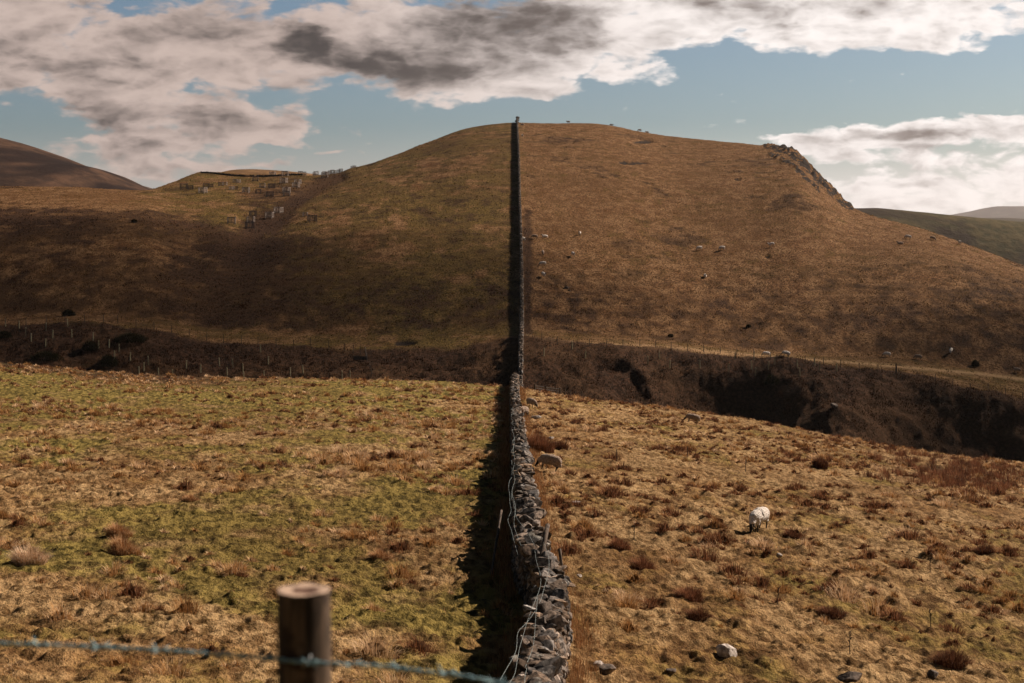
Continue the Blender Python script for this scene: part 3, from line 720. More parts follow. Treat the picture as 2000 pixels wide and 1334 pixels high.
# ------------------------------------------------------------------ foreground post and barbed wire
def blurred_post():
    YP = 3.16; d = ray(593, 1152); t = YP / d[1]; topc = Vector((d[0] * t, YP, d[2] * t))
    gz = Hs(topc.x, YP); e = empty('fence_post', (topc.x, YP, gz)); R = .0605
    ht = topc.z - gz; m_, t_, o_ = new_mat("round_post_timber")
    tcv = t_.node('ShaderNodeTexCoord').outputs['Object']
    v = t_.node('ShaderNodeVectorMath', {0: tcv, 1: (1, 1, .07)}, operation='MULTIPLY').outputs[0]
    n = t_.noise(v, 45, 6, .65); n2 = t_.noise(tcv, 11, 3, .6)
    c = t_.mix(t_.smooth(n.outputs[0], .35, .65), (0.034, 0.029, 0.025), (0.17, 0.125, 0.09))
    c = t_.mix(t_.smooth(n2.outputs[0], .56, .64), c, (0.05, 0.038, 0.032))
    bn = t_.node('ShaderNodeBump', {'Strength': .5, 'Distance': .004, 'Height': n.outputs[0]}).outputs[0]
    bsdf(t_, o_, c, .85, bn, .1)
    ns, nz = 40, 26; V_ = []
    for j in range(nz):
        z = -.45 + (ht + .45) * j / (nz - 1)
        for i in range(ns):
            a = 2 * pi * i / ns; r = R * (1 + .02 * math.sin(a * 3 + 1) + .012 * math.sin(a * 7 + z * 3)) * (1 - .006 * j / nz)
            if j == nz - 1: r *= .975
            V_.append((r * cos(a), r * sin(a), z))
    Q = [(j * ns + i, j * ns + (i + 1) % ns, (j + 1) * ns + (i + 1) % ns, (j + 1) * ns + i) for j in range(nz - 1) for i in range(ns)]
    mesh_np('shaft', V_, Q, mats=(m_,), smooth=True, parent=e)
    # end grain: rings, darker heart, cracks
    m2, t2, o2 = new_mat("end_grain")
    tc2 = t2.node('ShaderNodeTexCoord').outputs['Object']
    s2 = t2.node('ShaderNodeSeparateXYZ', {0: tc2})
    cc = t2.node('ShaderNodeCombineXYZ', {0: t2.m('SUBTRACT', s2.outputs[0], .006), 1: t2.m('SUBTRACT', s2.outputs[1], -.004), 2: 0.0}).outputs[0]
    ln = t2.node('ShaderNodeVectorMath', {0: cc}, operation='LENGTH').outputs['Value']
    nn = t2.noise(tc2, 40, 5, .6).outputs[0]
    rr = t2.add(ln, t2.mul(t2.m('SUBTRACT', nn, .5), .022))
    heart = t2.smooth(rr, .026, .042)
    c2 = t2.mix(heart, (0.13, 0.08, 0.062), (0.47, 0.36, 0.28))
    b2 = t2.node('ShaderNodeBump', {'Strength': .6, 'Distance': .004, 'Height': nn}).outputs[0]
    bsdf(t2, o2, c2, .9, b2, .1)
    V2, Q2, T2 = [(0, 0, ht - .004)], [], []
    rings = 6
    for j in range(1, rings + 1):
        for i in range(ns):
            a = 2 * pi * i / ns; r = R * .975 * (1 + .02 * math.sin(a * 3 + 1)) * j / rings
            V2.append((r * cos(a), r * sin(a), ht + (.001 if j < rings else -.0) - .004 * (1 - j / rings) + .0015 * math.sin(a * 5 + j)))
    for i in range(ns): T2.append((0, 1 + i, 1 + (i + 1) % ns))
    for j in range(rings - 1):
        for i in range(ns): Q2.append((1 + j * ns + i, 1 + (j + 1) * ns + i, 1 + (j + 1) * ns + (i + 1) % ns, 1 + j * ns + (i + 1) % ns))
    mesh_np('top', V2, Q2, T2, mats=(m2,), smooth=True, parent=e)
    # staple holding the wire
    d = ray(598, 1294); t = (YP - R - .012) / d[1]; sx, sz = d[0] * t - topc.x, d[2] * t - gz
    s_ = MB(); s_.tube([(sx - .008, -R + .012, sz - .012), (sx - .008, -R - .010, sz - .010), (sx, -R - .013, sz), (sx + .008, -R - .010, sz + .010), (sx + .008, -R + .012, sz + .012)], .0022, 6)
    s_.build('staple', M_METAL, e, smooth=True)
    tag(e, 'thick round timber fence post out of focus in the foreground', 'fence post')
    # barbed wire
    pts2 = [(-260, 1246), (0, 1257), (190, 1264), (400, 1276), (520, 1285), (600, 1294), (740, 1301), (830, 1312), (900, 1320), (980, 1336), (1200, 1372)]
    ypl = YP - R - .006
    w3 = []
    for (a, b) in pts2:
        d = ray(a, b); w3.append(Vector((d[0] / d[1] * ypl, ypl + .0, d[2] / d[1] * ypl)))
    arr = np.array([p[:] for p in w3]); ux = np.linspace(arr[0, 0], arr[-1, 0], 420); zz = pchip(arr[:, 0], arr[:, 2], ux)[:, 0]
    e2 = empty('barbed_wire', (ux[0], ypl, zz[0])); o3 = Vector((ux[0], ypl, zz[0]))
    m3 = MB()
    for ph in (0, pi):
        m3.tube([Vector((ux[i], ypl + .0026 * sin(i * .42 + ph), zz[i] + .0026 * cos(i * .42 + ph))) - o3 for i in range(420)], .0025, 6)
    m3.build('line_wire', M_WIRE, e2, smooth=True)
    for px_ in (-150, -40, 75, 192, 310, 432, 520, 600, 686, 775, 868, 965, 1060):
        x = (px_ - 1000) / F * 3.09 * 1.02; z = float(np.interp(x, ux, zz)); b = MB(); c = Vector((x, ypl, z)) - o3
        a0 = random.uniform(0, 3)
        for k in (0, 1):     # two turns with two sharp ends each
            th0 = a0 + k * pi / 2; coil = [c + Vector((-.008 + .005 * i + .004 * k, .0058 * cos(th0 + i * 1.5), .0058 * sin(th0 + i * 1.5))) for i in range(5)]
            s0 = coil[0] + Vector((-.007, .016 * cos(th0), .016 * sin(th0))); s1 = coil[-1] + Vector((.007, -.016 * cos(th0 + .4), -.016 * sin(th0 + .4)))
            b.tube([s0] + coil + [s1], [.0009] + [.0026] * 5 + [.0009], 5)
        b.build('barb', M_WIRE, e2, smooth=True)
    tag(e2, 'out of focus barbed wire strand stapled across the foreground post', 'barbed wire')
blurred_post()

# ------------------------------------------------------------------ sheep
def blob_mesh(name, bones, res=.024):
    """one continuous body surface grown round tapered bones [(p0, p1, r0, r1)]"""
    mb = bpy.data.metaballs.new(name); mb.resolution = res; mb.render_resolution = res; mb.threshold = .1
    for p0, p1, r0, r1 in bones:
        p0, p1 = Vector(p0), Vector(p1); L = (p1 - p0).length; n = max(1, int(L / (min(r0, r1) * .8)) + 1)
        for i in range(n + 1):
            f = i / n; e = mb.elements.new(); e.co = p0.lerp(p1, f); e.radius = (r0 + (r1 - r0) * f) / .84
    o = bpy.data.objects.new(name, mb); COL.objects.link(o)
    dg = bpy.context.evaluated_depsgraph_get(); dg.update()
    m2 = bpy.data.meshes.new_from_object(o.evaluated_get(dg)); bpy.data.objects.remove(o); bpy.data.metaballs.remove(mb); m2.name = name
    return m2
def fleece_mat(name, c1, c2):
    m_, t, o = new_mat(name)
    tcv = t.node('ShaderNodeTexCoord').outputs['Object']; n = t.noise(tcv, 13, 5, .65).outputs[0]; vo = t.node('ShaderNodeTexVoronoi', {'Scale': 26.0}); t.l.new(tcv, vo.inputs['Vector'])
    c = t.mix(t.smooth(n, .32, .6), c1, c2)
    bn = t.node('ShaderNodeBump', {'Strength': 1.0, 'Distance': .035, 'Height': t.add(vo.outputs[0], n)}).outputs[0]
    b = bsdf(t, o, c, 1.0, bn, .02); b.inputs['Sheen Weight'].default_value = .35; return m_
FLEECES = [fleece_mat("white_fleece", (0.62, 0.57, 0.51), (0.92, 0.90, 0.86)), fleece_mat("cream_fleece", (0.18, 0.135, 0.10), (0.40, 0.31, 0.24))]
M_FACE = simple_mat("black_face", (0.008, 0.007, 0.007), (0.03, 0.026, 0.023), 12)
M_FACEP = simple_mat("pale_face", (0.10, 0.075, 0.055), (0.30, 0.24, 0.19), 9)
M_HORN = simple_mat("horn", (0.25, 0.19, 0.12), (0.42, 0.34, 0.24), 30, .5)
def sheep_body(kind):
    """facing +x, hooves on z = 0, back about 0.75 m"""
    lie = kind == 'lying'; dz = -.30 if lie else 0; B = []
    B.append(((-.34, 0, .50 + dz), (-.05, 0, .50 + dz), .20, .22)); B.append(((-.05, 0, .50 + dz), (.26, 0, .50 + dz), .22, .185)); B.append(((.26, 0, .50 + dz), (.38, 0, .51 + dz), .16, .13))
    B.append(((-.34, 0, .52 + dz), (-.44, 0, .48 + dz), .16, .13)); B.append(((-.52, 0, .44 + dz), (-.55, 0, .28 + dz), .035, .028))
    if kind == 'grazing':
        B += [((.38, 0, .50), (.53, .01, .36), .12, .085), ((.53, .01, .36), (.61, .015, .25), .080, .065), ((.61, .015, .24), (.68, .02, .12), .068, .044), ((.68, .02, .12), (.71, .02, .06), .036, .028)]
        head0, up_ = Vector((.615, .015, .265)), Vector((-.05, 0, .07))
    else:
        B += [((.38, 0, .53 + dz), (.50, 0, .70 + dz), .12, .085), ((.50, 0, .70 + dz), (.55, 0, .78 + dz), .075, .065), ((.56, 0, .80 + dz), (.68, 0, .75 + dz), .058, .040), ((.68, 0, .75 + dz), (.73, 0, .73 + dz), .036, .028)]
        head0, up_ = Vector((.56, 0, .81 + dz)), Vector((0, 0, .07))
    for sx, f in ((.26, 1), (-.30, -1)):
        for sy in (-1, 1):
            if lie: B.append(((sx, .12 * sy, .10), (sx + .18, .15 * sy, .045), .05, .028))
            else:
                st = .05 * sy * f; hoof = Vector((sx + st + (.0 if f > 0 else -.03), .10 * sy, .02))
                if f > 0: B += [((sx, .09 * sy, .40), (sx + st * .5, .10 * sy, .23), .075, .034), ((sx + st * .5, .10 * sy, .23), hoof, .028, .023)]
                else: B += [((sx - .02, .09 * sy, .42), (sx - .03, .10 * sy, .32), .095, .060), ((sx - .03, .10 * sy, .32), (sx - .11 + st * .5, .10 * sy, .23), .048, .032), ((sx - .11 + st * .5, .10 * sy, .23), hoof, .028, .023)]
    me = blob_mesh('sheep_body', B)
    n = len(me.vertices); co = np.zeros(n * 3); me.vertices.foreach_get('co', co); co = co.reshape(-1, 3)
    no = np.zeros(n * 3); me.vertices.foreach_get('normal', no); no = no.reshape(-1, 3)
    h0 = np.array(head0)
    dh = np.linalg.norm(co - h0, axis=1)
    if kind == 'grazing': bare = (co[:, 0] > .545) & (co[:, 2] < .345)
    else: bare = (co[:, 0] > .565) & (co[:, 2] > .66 + dz)
    leg = (co[:, 2] < (.25 if not lie else .03)) & (co[:, 0] < .5) & (co[:, 0] > -.5)
    wool = ~(bare | leg)
    nz_ = gnoise(co[:, 0] * 9 + co[:, 2] * 4, co[:, 1] * 9 + co[:, 2] * 7, 77) * .022 + gnoise(co[:, 0] * 22, co[:, 1] * 22 + co[:, 2] * 20, 78) * .012 + .022
    co = co + no * (nz_ * wool)[:, None]
    co[:, 2] -= co[:, 2].min()
    me.vertices.foreach_set('co', co.ravel()); me.update()
    mi = np.zeros(len(me.polygons), np.int32)
    for p in me.polygons: mi[p.index] = 0 if all(wool[v] for v in p.vertices) else 1
    me.polygons.foreach_set('material_index', mi); me.polygons.foreach_set('use_smooth', np.ones(len(mi), bool))
    return me, head0, up_
SHEEP = {k: sheep_body(k) for k in ('grazing', 'standing', 'lying')}
def ear_mesh(side, h0):
    m_ = MB(); a = h0 + Vector((-.01, .05 * side, -.01)); pts = [a, a + Vector((-.01, .06 * side, .0)), a + Vector((-.015, .115 * side, -.03))]
    m_.tube(pts, [.014, .026, .006], 6); return m_
def horn_mesh(side, h0, up_):
    m_ = MB(); pts, rs_ = [], []
    ax = Vector((0, side, 0))
    for i in range(14):
        th = i / 13 * 4.4; r = .060 * (1 - .35 * i / 13)
        back = -up_.normalized().cross(ax) * side
        pts.append(h0 + up_ * .35 + ax * (.035 + .055 * i / 13) + back * (r * math.sin(th) * 1.0) + up_.normalized() * (r * (cos(th) - 1) * 1.0 + .03)); rs_.append(.021 * (1 - i / 15))
    m_.tube(pts, rs_, 7); return m_
def sheep(px, row, heading, kind, label, fleece=0, face=0, detail=False, scale=1.0, Yd=None, group='sheep grazing on the hillside', lift=0.0):
    p = hit(px, row) if Yd is None else at(px, Yd)
    ch_, sh_ = cos(radians(heading)) * scale, sin(radians(heading)) * scale
    p.z = max(p.z, float(np.mean([Hs(p.x + a * ch_ - b * sh_, p.y + a * sh_ + b * ch_) for a in (.28, -.33) for b in (-.1, .1)]))) + (.02 if kind != 'lying' else 0)
    me, h0, up_ = SHEEP[kind]; me = me.copy(); me.materials.append(FLEECES[fleece]); me.materials.append(M_FACEP if face else M_FACE)
    e = empty('sheep', p + Vector((0, 0, -.01 + lift)), radians(heading)); e.scale = (scale,) * 3
    b = bpy.data.objects.new('body', me); COL.objects.link(b); b.parent = e
    if detail:
        zo = 0
        for s_ in (-1, 1):
            ear_mesh(s_, h0).build('ear', M_FACEP if face else M_FACE, e, smooth=True)
            if detail == 2: horn_mesh(s_, h0, up_).build('horn', M_HORN, e, smooth=True)
    # stand on the slope
    d = 0.5; gx_ = (Hs(p.x + d, p.y) - Hs(p.x - d, p.y)) / (2 * d); gy_ = (Hs(p.x, p.y + d) - Hs(p.x, p.y - d)) / (2 * d)
    hx, hy = cos(radians(heading)), sin(radians(heading)); along = max(-.35, min(.35, gx_ * hx + gy_ * hy)); side = max(-.35, min(.35, -gx_ * hy + gy_ * hx))
    e.rotation_euler = (atan(side) * .5, -atan(along), radians(heading))
    return tag(e, label, 'sheep', group)
NG = 'sheep in the near field'
sheep(1482, 1040, -124, 'grazing', 'large white black-faced horned sheep grazing head-on in the right of the near field', 0, 0, 2, 1.05, group=NG, lift=.03)
sheep(1072, 921, 148, 'grazing', 'tan sheep grazing beside the rush clump right of the stone wall', 1, 0, 1, 1.0, group=NG)
sheep(1038, 797, -50, 'grazing', 'pale sheep grazing near the metal gate at the crest of the near field', 1, 0, 1, group=NG)
sheep(1022, 815, 60, 'grazing', 'tan sheep half hidden behind the stone wall near the gate', 1, 0, 1, 1.05, group=NG)
sheep(1351, 831, 178, 'grazing', 'dull fawn sheep grazing alone close to the crest of the near field', 1, 0, 1, 1.0, group=NG, lift=.12)
SG = 'sheep on the shelf above the gully'
for px, row, hd, kd, lb in [
    (1496, 697, 185, 'grazing', 'left sheep of the pair on the shelf above the row of plastic tubes'),
    (1534, 698, 188, 'grazing', 'right sheep of the pair on the shelf above the row of plastic tubes'),
    (1732, 698, 165, 'grazing', 'sheep standing nearest above the dark gatepost of the right-hand fence'),
    (1793, 702, 150, 'grazing', 'sheep on the right shelf between the gatepost and the dark bush'),
    (1857, 690, -120, 'grazing', 'sheep standing slightly uphill of the dark bush at the right'),
    (1985, 729, 170, 'standing', 'sheep at the far right edge of the photo on the shelf')]:
    sheep(px, row, hd, kd, lb, random.choice([0, 0, 1]), 0, 1, 1.05, group=SG)
HG = 'sheep scattered on the big hill'
for px, row, hd, kd, fl, lb in [
    (1132, 460, -100, 'standing', 0, 'white sheep facing downhill alone above the others near the wall'),
    (1064, 464, 200, 'lying', 0, 'white sheep lying beside the darker one right of the wall'),
    (1044, 467, 170, 'grazing', 1, 'darker sheep between the wall and the lying white sheep'),
    (1022, 472, -60, 'standing', 0, 'white sheep tucked against the right side of the hill wall'),
    (1060, 498, -90, 'grazing', 1, 'small dull sheep in the dark heather right of the wall'),
    (1119, 504, -70, 'standing', 0, 'bright white sheep on bare grass below the single uphill sheep'),
    (1060, 520, 180, 'grazing', 0, 'middle sheep of the column in the heather beside the wall'),
    (1061, 542, -60, 'standing', 0, 'lowest white sheep of the column in the heather beside the wall'),
    (1366, 489, 200, 'grazing', 0, 'left sheep of the row of three on the middle of the hill'),
    (1410, 489, 190, 'grazing', 0, 'middle sheep of the row of three on the middle of the hill'),
    (1507, 483, 175, 'standing', 0, 'right sheep of the row of three above the small dark scrape'),
    (1377, 542, -90, 'lying', 0, 'tiny white sheep below the row of three on the middle hill'),
    (1773, 467, 160, 'grazing', 0, 'upper left sheep of the group on the bright right shoulder'),
    (1821, 469, 10, 'grazing', 1, 'tan sheep right of centre on the bright right shoulder'),
    (1758, 478, 185, 'lying', 1, 'dull sheep lying lowest in the group on the right shoulder'),
    (1874, 478, -90, 'standing', 0, 'white sheep closest to the right skyline of the hill'),
    (1020, 268, -80, 'standing', 0, 'tiny white sheep by the wall just below the summit'),
    (1020, 245, 180, 'lying', 1, 'tiny brown sheep by the wall at the very summit')]:
    sheep(px, row, hd, kd, lb, fl, 0, 0, 1.15, group=HG)
CG = 'sheep silhouetted on the skyline'
def crest_Y(px):
    return float(np.interp((px - 1000) / F, US, yh_u))
def sky_Y(px):
    ys = np.linspace(250, 700, 900); x = (px - 1000) / F * ys; s_ = H(x, ys) / ys; return float(ys[int(np.argmax(s_))])
for px, hd, kd, lb in [(1110, 180, 'standing', 'leftmost dark sheep on the skyline right of the summit'), (1194, 0, 'lying', 'sheep lying on the skyline second from the summit wall'),
                       (1249, 180, 'grazing', 'taller sheep of the pair on the skyline above the scrapes'), (1264, 190, 'lying', 'lower sheep of the pair on the skyline above the scrapes')]:
    sheep(px, 0, hd, kd, lb, 1, 0, 0, 1.25, Yd=sky_Y(px) + 1, group=CG)

# ------------------------------------------------------------------ boulders
def boulder(px, row, dims, mat, label, seed, rz=0.0, sink=.3, Yd=None, cat='boulder'):
    rg = np.random.default_rng(seed); v, f = ico(4)
    for _ in range(13):
        n = rg.normal(size=3); n /= np.linalg.norm(n); d = rg.uniform(.45, .85); k = v @ n - d; v = v - np.where(k > 0, k, 0)[:, None] * n[None, :]
    v = v + 0.05 * gnoise(v[:, 0] * 3 + v[:, 2] * 2, v[:, 1] * 3 + v[:, 2], seed)[:, None] * v + .02 * gnoise(v[:, 0] * 9 + v[:, 2] * 7, v[:, 1] * 9, seed + 1)[:, None] * v
    v = v / np.abs(v).max(0) * np.array(dims) * .5; v[:, 2] += dims[2] * (.5 - sink)
    p = hit(px, row) if Yd is None else at(px, Yd)
    o = mesh_np('boulder', v, None, f, mats=(mat,), smooth=False); o.location = p; o.rotation_euler = (0, 0, rz)
    tag(o, label, cat)
boulder(1419, 1279, (.52, .36, .36), M_ROCKW, 'pale angular boulder in the lower right grass', 3, .4)
boulder(1168, 1304, (.30, .26, .20), M_ROCKW, 'small white stone right of the wall foot near the bottom edge', 4)
boulder(1182, 1318, (.45, .3, .26), M_ROCKD, 'dark mottled rock just below the small white stone', 5, .8)
boulder(1662, 1330, (.62, .4, .28), M_ROCKD, 'low dark rock at the bottom edge in the right field', 6, .1)
boulder(1822, 1326, (.30, .26, .24), M_ROCKD, 'dark pointed rock at the bottom right', 7, .9)
boulder(1310, 1316, (.26, .2, .14), M_ROCKD, 'grey flat stone at the bottom edge between the wall and the pale boulder', 8, .6)
boulder(1131, 1127, (.16, .12, .10), M_ROCKW, 'tiny white stone in grass right of the long leaning stake', 9)
boulder(1047, 818, (.85, .5, .36), M_ROCKW, 'pale round stone in the grass just below the half hidden sheep', 10)
boulder(1075, 857, (.5, .35, .22), M_ROCKW, 'pale flat stone behind the big rush clump', 11)
boulder(1126, 985, (.35, .3, .16), M_ROCKW, 'little grey-white stone in the grass below the tan sheep', 12)
boulder(1107, 564, (1.1, .8, .7), M_ROCKD, 'grey boulder alone on the hillside right of the wall', 13)
boulder(1630, 795, (1.2, .8, .8), M_ROCKD, 'grey boulder jutting from the dark far bank of the gully', 14)
boulder(1112, 570, (.7, .6, .4), M_ROCKD, 'smaller dark rock touching the hillside boulder', 15)
boulder(1522, 1088, (.22, .2, .12), M_ROCKW, 'small pale stone in the grass below the white sheep', 16)

# ------------------------------------------------------------------ plastic tree tubes
def z4(lst, x0, y0, s_): return [(x0 + a / s_, y0 + b / s_) for a, b in lst]
TUBES = z4([(43, 352), (150, 372), (200, 420), (243, 470), (360, 388), (355, 510), (410, 442), (529, 354), (560, 436), (727, 465), (770, 522), (852, 517), (931, 555), (895, 610),
            (1017, 622), (1160, 657), (1123, 697), (1085, 728), (1236, 745), (1349, 752), (1455, 682), (1567, 712), (1715, 662), (1819, 670), (1773, 735), (1898, 706), (1904, 770)], 0, 550, 4)
TUBES += z4([(102, 498), (157, 577), (127, 682), (310, 657), (400, 642), (671, 680), (726, 680)], 480, 550, 3.571)
TUBES += z4([(248, 583), (470, 532), (573, 602), (1060, 648), (1152, 608), (1233, 676), (1467, 680), (1691, 706), (1740, 612), (1889, 612), (1872, 683), (1902, 743)], 1000, 550, 4)
TUBES += z4([(185, 446), (228, 413), (390, 438), (408, 488), (513, 416), (548, 452), (670, 456)], 1450, 600, 3.636)
NTUBE_VIS = len(TUBES)
def tube_thing(p, lean, label, parts=True):
    e = empty('tree_tube', p)
    a = MB(); n = 12; V_, Q = [], []
    for r, z in ((.075, -.05), (.072, .6), (.072, 1.17), (.079, 1.19), (.079, 1.20), (.064, 1.20), (.062, .6), (.062, .0)):
        for k in range(n): V_.append((r * cos(2 * pi * k / n), r * sin(2 * pi * k / n), z))
    for j in range(7):
        for k in range(n): Q.append((j * n + k, j * n + (k + 1) % n, (j + 1) * n + (k + 1) % n, (j + 1) * n + k))
    a.add(V_, Q); a.build('tube_sleeve', M_TUBE, e, smooth=True)
    b = MB(); b.box((.095, 0, .45), (.028, .028, 1.1)); b.build('support_stake', M_OLDWOOD, e)
    c = MB(); c.box((.03, 0, .85), (.16, .165, .014)); c.build('cable_tie', M_OLDWOOD, e)
    e.rotation_euler = lean; return e
proto = None
EL = ['left of the wall', 'right of the wall']
for i, (px, row) in enumerate(TUBES):
    p = hit(px, row, 160); p.z -= .03
    lean = (random.uniform(-.05, .05), random.uniform(-.07, .07), random.uniform(0, 6))
    if proto is None: proto = e = tube_thing(p, lean, '')
    else: e = copy_tree(proto); e.location = p; e.rotation_euler = lean
    tag(e, 'placeholder', 'tree tube', 'plastic tree tubes on the gully bank')
    e['_pr'] = (float(px), float(row))
for px, top in ((1180, 788), (1248, 793), (1290, 799), (1908, 899), (1951, 898)):
    Yd = float(np.interp((px - 1000) / F, US, yc_u)) + 9; p = at(px, Yd); d = ray(px, top); zt = d[2] / d[1] * Yd; p.z = max(p.z - .1, zt - 1.2)
    p.z = zt - 1.2
    e = copy_tree(proto); e.location = p; e.rotation_euler = (0.02, 0.03, 1)
    if p.z > Hs(p.x, p.y) - .02:      # move it closer until its foot stands on the ground
        for k in range(200):
            Yd -= .1; p = at(px, Yd); zt = d[2] / d[1] * Yd
            if zt - 1.2 <= p.z - .03: break
        e.location = Vector((p.x, p.y, p.z - .03))
    tag(e, 'placeholder', 'tree tube', 'plastic tree tubes on the gully bank'); e['_pr'] = (float(px), float(top))

# ------------------------------------------------------------------ slatted tree guards
def guard_proto(w_=1.25, h=1.25):
    e = empty('tree_guard', (0, 0, 0)); r = w_ / 2
    for sx, sy in ((-1, -1), (1, -1), (1, 1), (-1, 1)):
        m_ = MB(); m_.box((sx * r, sy * r, h / 2 - .12), (.11, .11, h + .3)); m_.build('corner_post', M_PALEWOOD, e)
    for k in range(4):
        R = Matrix.Rotation(k * pi / 2, 3, 'Z'); m_ = MB()
        for z in (.25, h * .90): m_.box(R @ Vector((0, -r - .065, z)), (w_ + .06, .025, .09), R)
        for j in range(4):
            x = -r + .2 + (w_ - .40) * j / 3; m_.box(R @ Vector((x, -r - .10, h / 2 + .02 + .03 * ((j * 7) % 3))), (.065, .022, h * .98), R)
        m_.build('slat_panel', M_PALEWOOD, e)
    t_ = MB(); t_.tube([(0, 0, 0), (.02, 0, .7), (.0, .03, 1.35)], [.02, .015, .006], 5)
    for k in range(5):
        a = k * 1.9; t_.tube([(.01, 0, .6 + k * .13), (.2 * cos(a), .2 * sin(a), .85 + k * .14)], [.008, .003], 4)
    t_.build('sapling', M_OLDWOOD, e); return e
GUARDS = [(148, 305, 65), (215, 310, 50), (340, 345, 65), (372, 290, 50), (418, 288, 42), (520, 272, 45), (560, 268, 40), (662, 240, 38), (694, 240, 30), (628, 310, 36), (666, 308, 26), (865, 225, 55), (935, 290, 50), (1028, 300, 60),
          (772, 340, 62), (895, 350, 50), (1010, 385, 65), (1150, 245, 60), (1290, 255, 55), (1273, 290, 60), (1176, 340, 62), (1178, 376, 62), (1038, 175, 50), (1165, 175, 60),
          (1097, 545, 70), (840, 575, 62), (1007, 597, 70), (820, 636, 68), (627, 650, 75), (808, 700, 78), (1365, 576, 45), (1435, 630, 78), (1560, 190, 60)]
gp = guard_proto(); first = True
for gx_, gy_, gw in GUARDS:
    px, row = 330 + gx_ / 5.128, 310 + gy_ / 5.128; p = hit(px, row, 225); wm = gw / 5.128 / F * p.y; s_ = max(.75, min(1.5, wm / 1.35))
    e = gp if first else copy_tree(gp); first = False
    e.location = p; e.rotation_euler = (0, 0, random.uniform(-.5, .5)); e.scale = (s_, s_, s_ * .92)
    tag(e, 'placeholder', 'tree guard', 'slatted tree guards on the left slope'); e['_pr'] = (px, row)
for gx_, gw in ((1318, 42), (1355, 38), (1458, 22), (1474, 42), (1560, 36), (1585, 24), (1612, 34), (1640, 38), (1664, 30), (1698, 26), (1722, 34), (1836, 26), (1858, 26)):
    px = 330 + gx_ / 5.128; Yd = sky_Y(px); p = at(px, Yd - .5); wm = gw / 5.128 / F * Yd; s_ = max(.7, min(1.5, wm / 1.35))
    e = copy_tree(gp); e.location = p; e.rotation_euler = (0, 0, random.uniform(-.4, .4)); e.scale = (s_, s_, s_ * 1.05 if gx_ < 1800 else s_ * .7)
    tag(e, 'placeholder', 'tree guard', 'slatted tree guards on the ridge skyline'); e['_pr'] = (px, float(proj(p.x, p.y, p.z)[1]))

# ------------------------------------------------------------------ post and wire fences
def fence(name, pts, label, hgt=1.15, post_r=.05, wires=4, heights=None, ymin=160):
    P_ = [hit(a, b, ymin) if len(q) == 0 else at(a, q[0]) for a, b, *q in pts]
    e = empty(name, P_[0]); o0 = P_[0].copy()
    pm = None
    for i, p in enumerate(P_):
        hh = hgt * random.uniform(.9, 1.1) if heights is None else heights[i]
        m_ = MB(); l = Vector((random.uniform(-.04, .04), random.uniform(-.04, .04), hh)); m_.tube([p - o0 - Vector((0, 0, .3)), p - o0 + l * .5, p - o0 + l], [post_r * 1.05, post_r, post_r * .95], 7)
        m_.build('post', M_OLDWOOD, e)
    for k in range(wires):
        m_ = MB(); pts_ = []
        for i in range(len(P_) - 1):
            n = max(2, int((P_[i + 1] - P_[i]).length / 3))
            for j in range(n):
                q = P_[i].lerp(P_[i + 1], j / n); q.z = max(Hs(q.x, q.y), q.z - .0) ; pts_.append(q - o0 + Vector((0, -.05, hgt * (.25 + .7 * k / max(1, wires - 1)))))
        pts_.append(P_[-1] - o0 + Vector((0, -.05, hgt * (.25 + .7 * k / max(1, wires - 1)))))
        m_.tube(pts_, .004, 4); m_.build('wire', M_DARKWIRE, e)
    tag(e, label, 'fence'); return e
LF = z4([(11 * 4, 352), (205, 352), (363, 332), (508, 332), (660, 324), (808, 322), (920, 328), (1063, 358), (1203, 382), (1340, 408), (1478, 437), (1615, 462), (1745, 482), (1885, 486)], 0, 550, 4)
LF += z4([(87, 447), (213, 462), (335, 467), (453, 449), (580, 472), (690, 492), (750, 500), (800, 512)], 480, 550, 3.571)
fence('post_and_wire_fence', LF, 'thin post and wire fence along the shelf above the left gully bank', heights=[1.3] * len(LF))
RF = z4([(110, 432), (232, 455), (355, 492), (478, 520), (605, 508), (740, 512), (867, 512), (1000, 510), (1122, 518), (1245, 528), (1372, 543), (1498, 553), (1628, 563), (1757, 575), (1889, 582)], 1000, 550, 4)
RF += z4([(200, 370), (325, 382), (445, 403), (575, 414), (697, 428), (830, 452), (962, 464), (1098, 478)], 1450, 600, 3.636)
fence('post_and_wire_fence', RF, 'thin post and wire fence along the path shelf right of the wall', heights=[1.15] * len(RF))
RF2 = z4([(1112, 480), (1240, 505), (1370, 525), (1495, 560), (1618, 592), (1745, 592), (1870, 625), (1990, 655)], 1450, 600, 3.636)
fence('post_and_wire_fence', RF2, 'fence continuing beyond the dark gatepost towards the right edge', heights=[1.0] * 8)
# dark gatepost with a rail stub
p = hit(1750, 731, 160); e = empty('gatepost', p); m_ = MB(); m_.tube([(0, 0, -.3), (0, 0, 1.5)], .10, 8); m_.build('post', M_OLDWOOD, e)
m_ = MB(); m_.box((.32, 0, 1.28), (.6, .07, .10)); m_.build('rail_stub', M_OLDWOOD, e); tag(e, 'dark gatepost with a short rail stub on the right-hand shelf', 'gatepost')
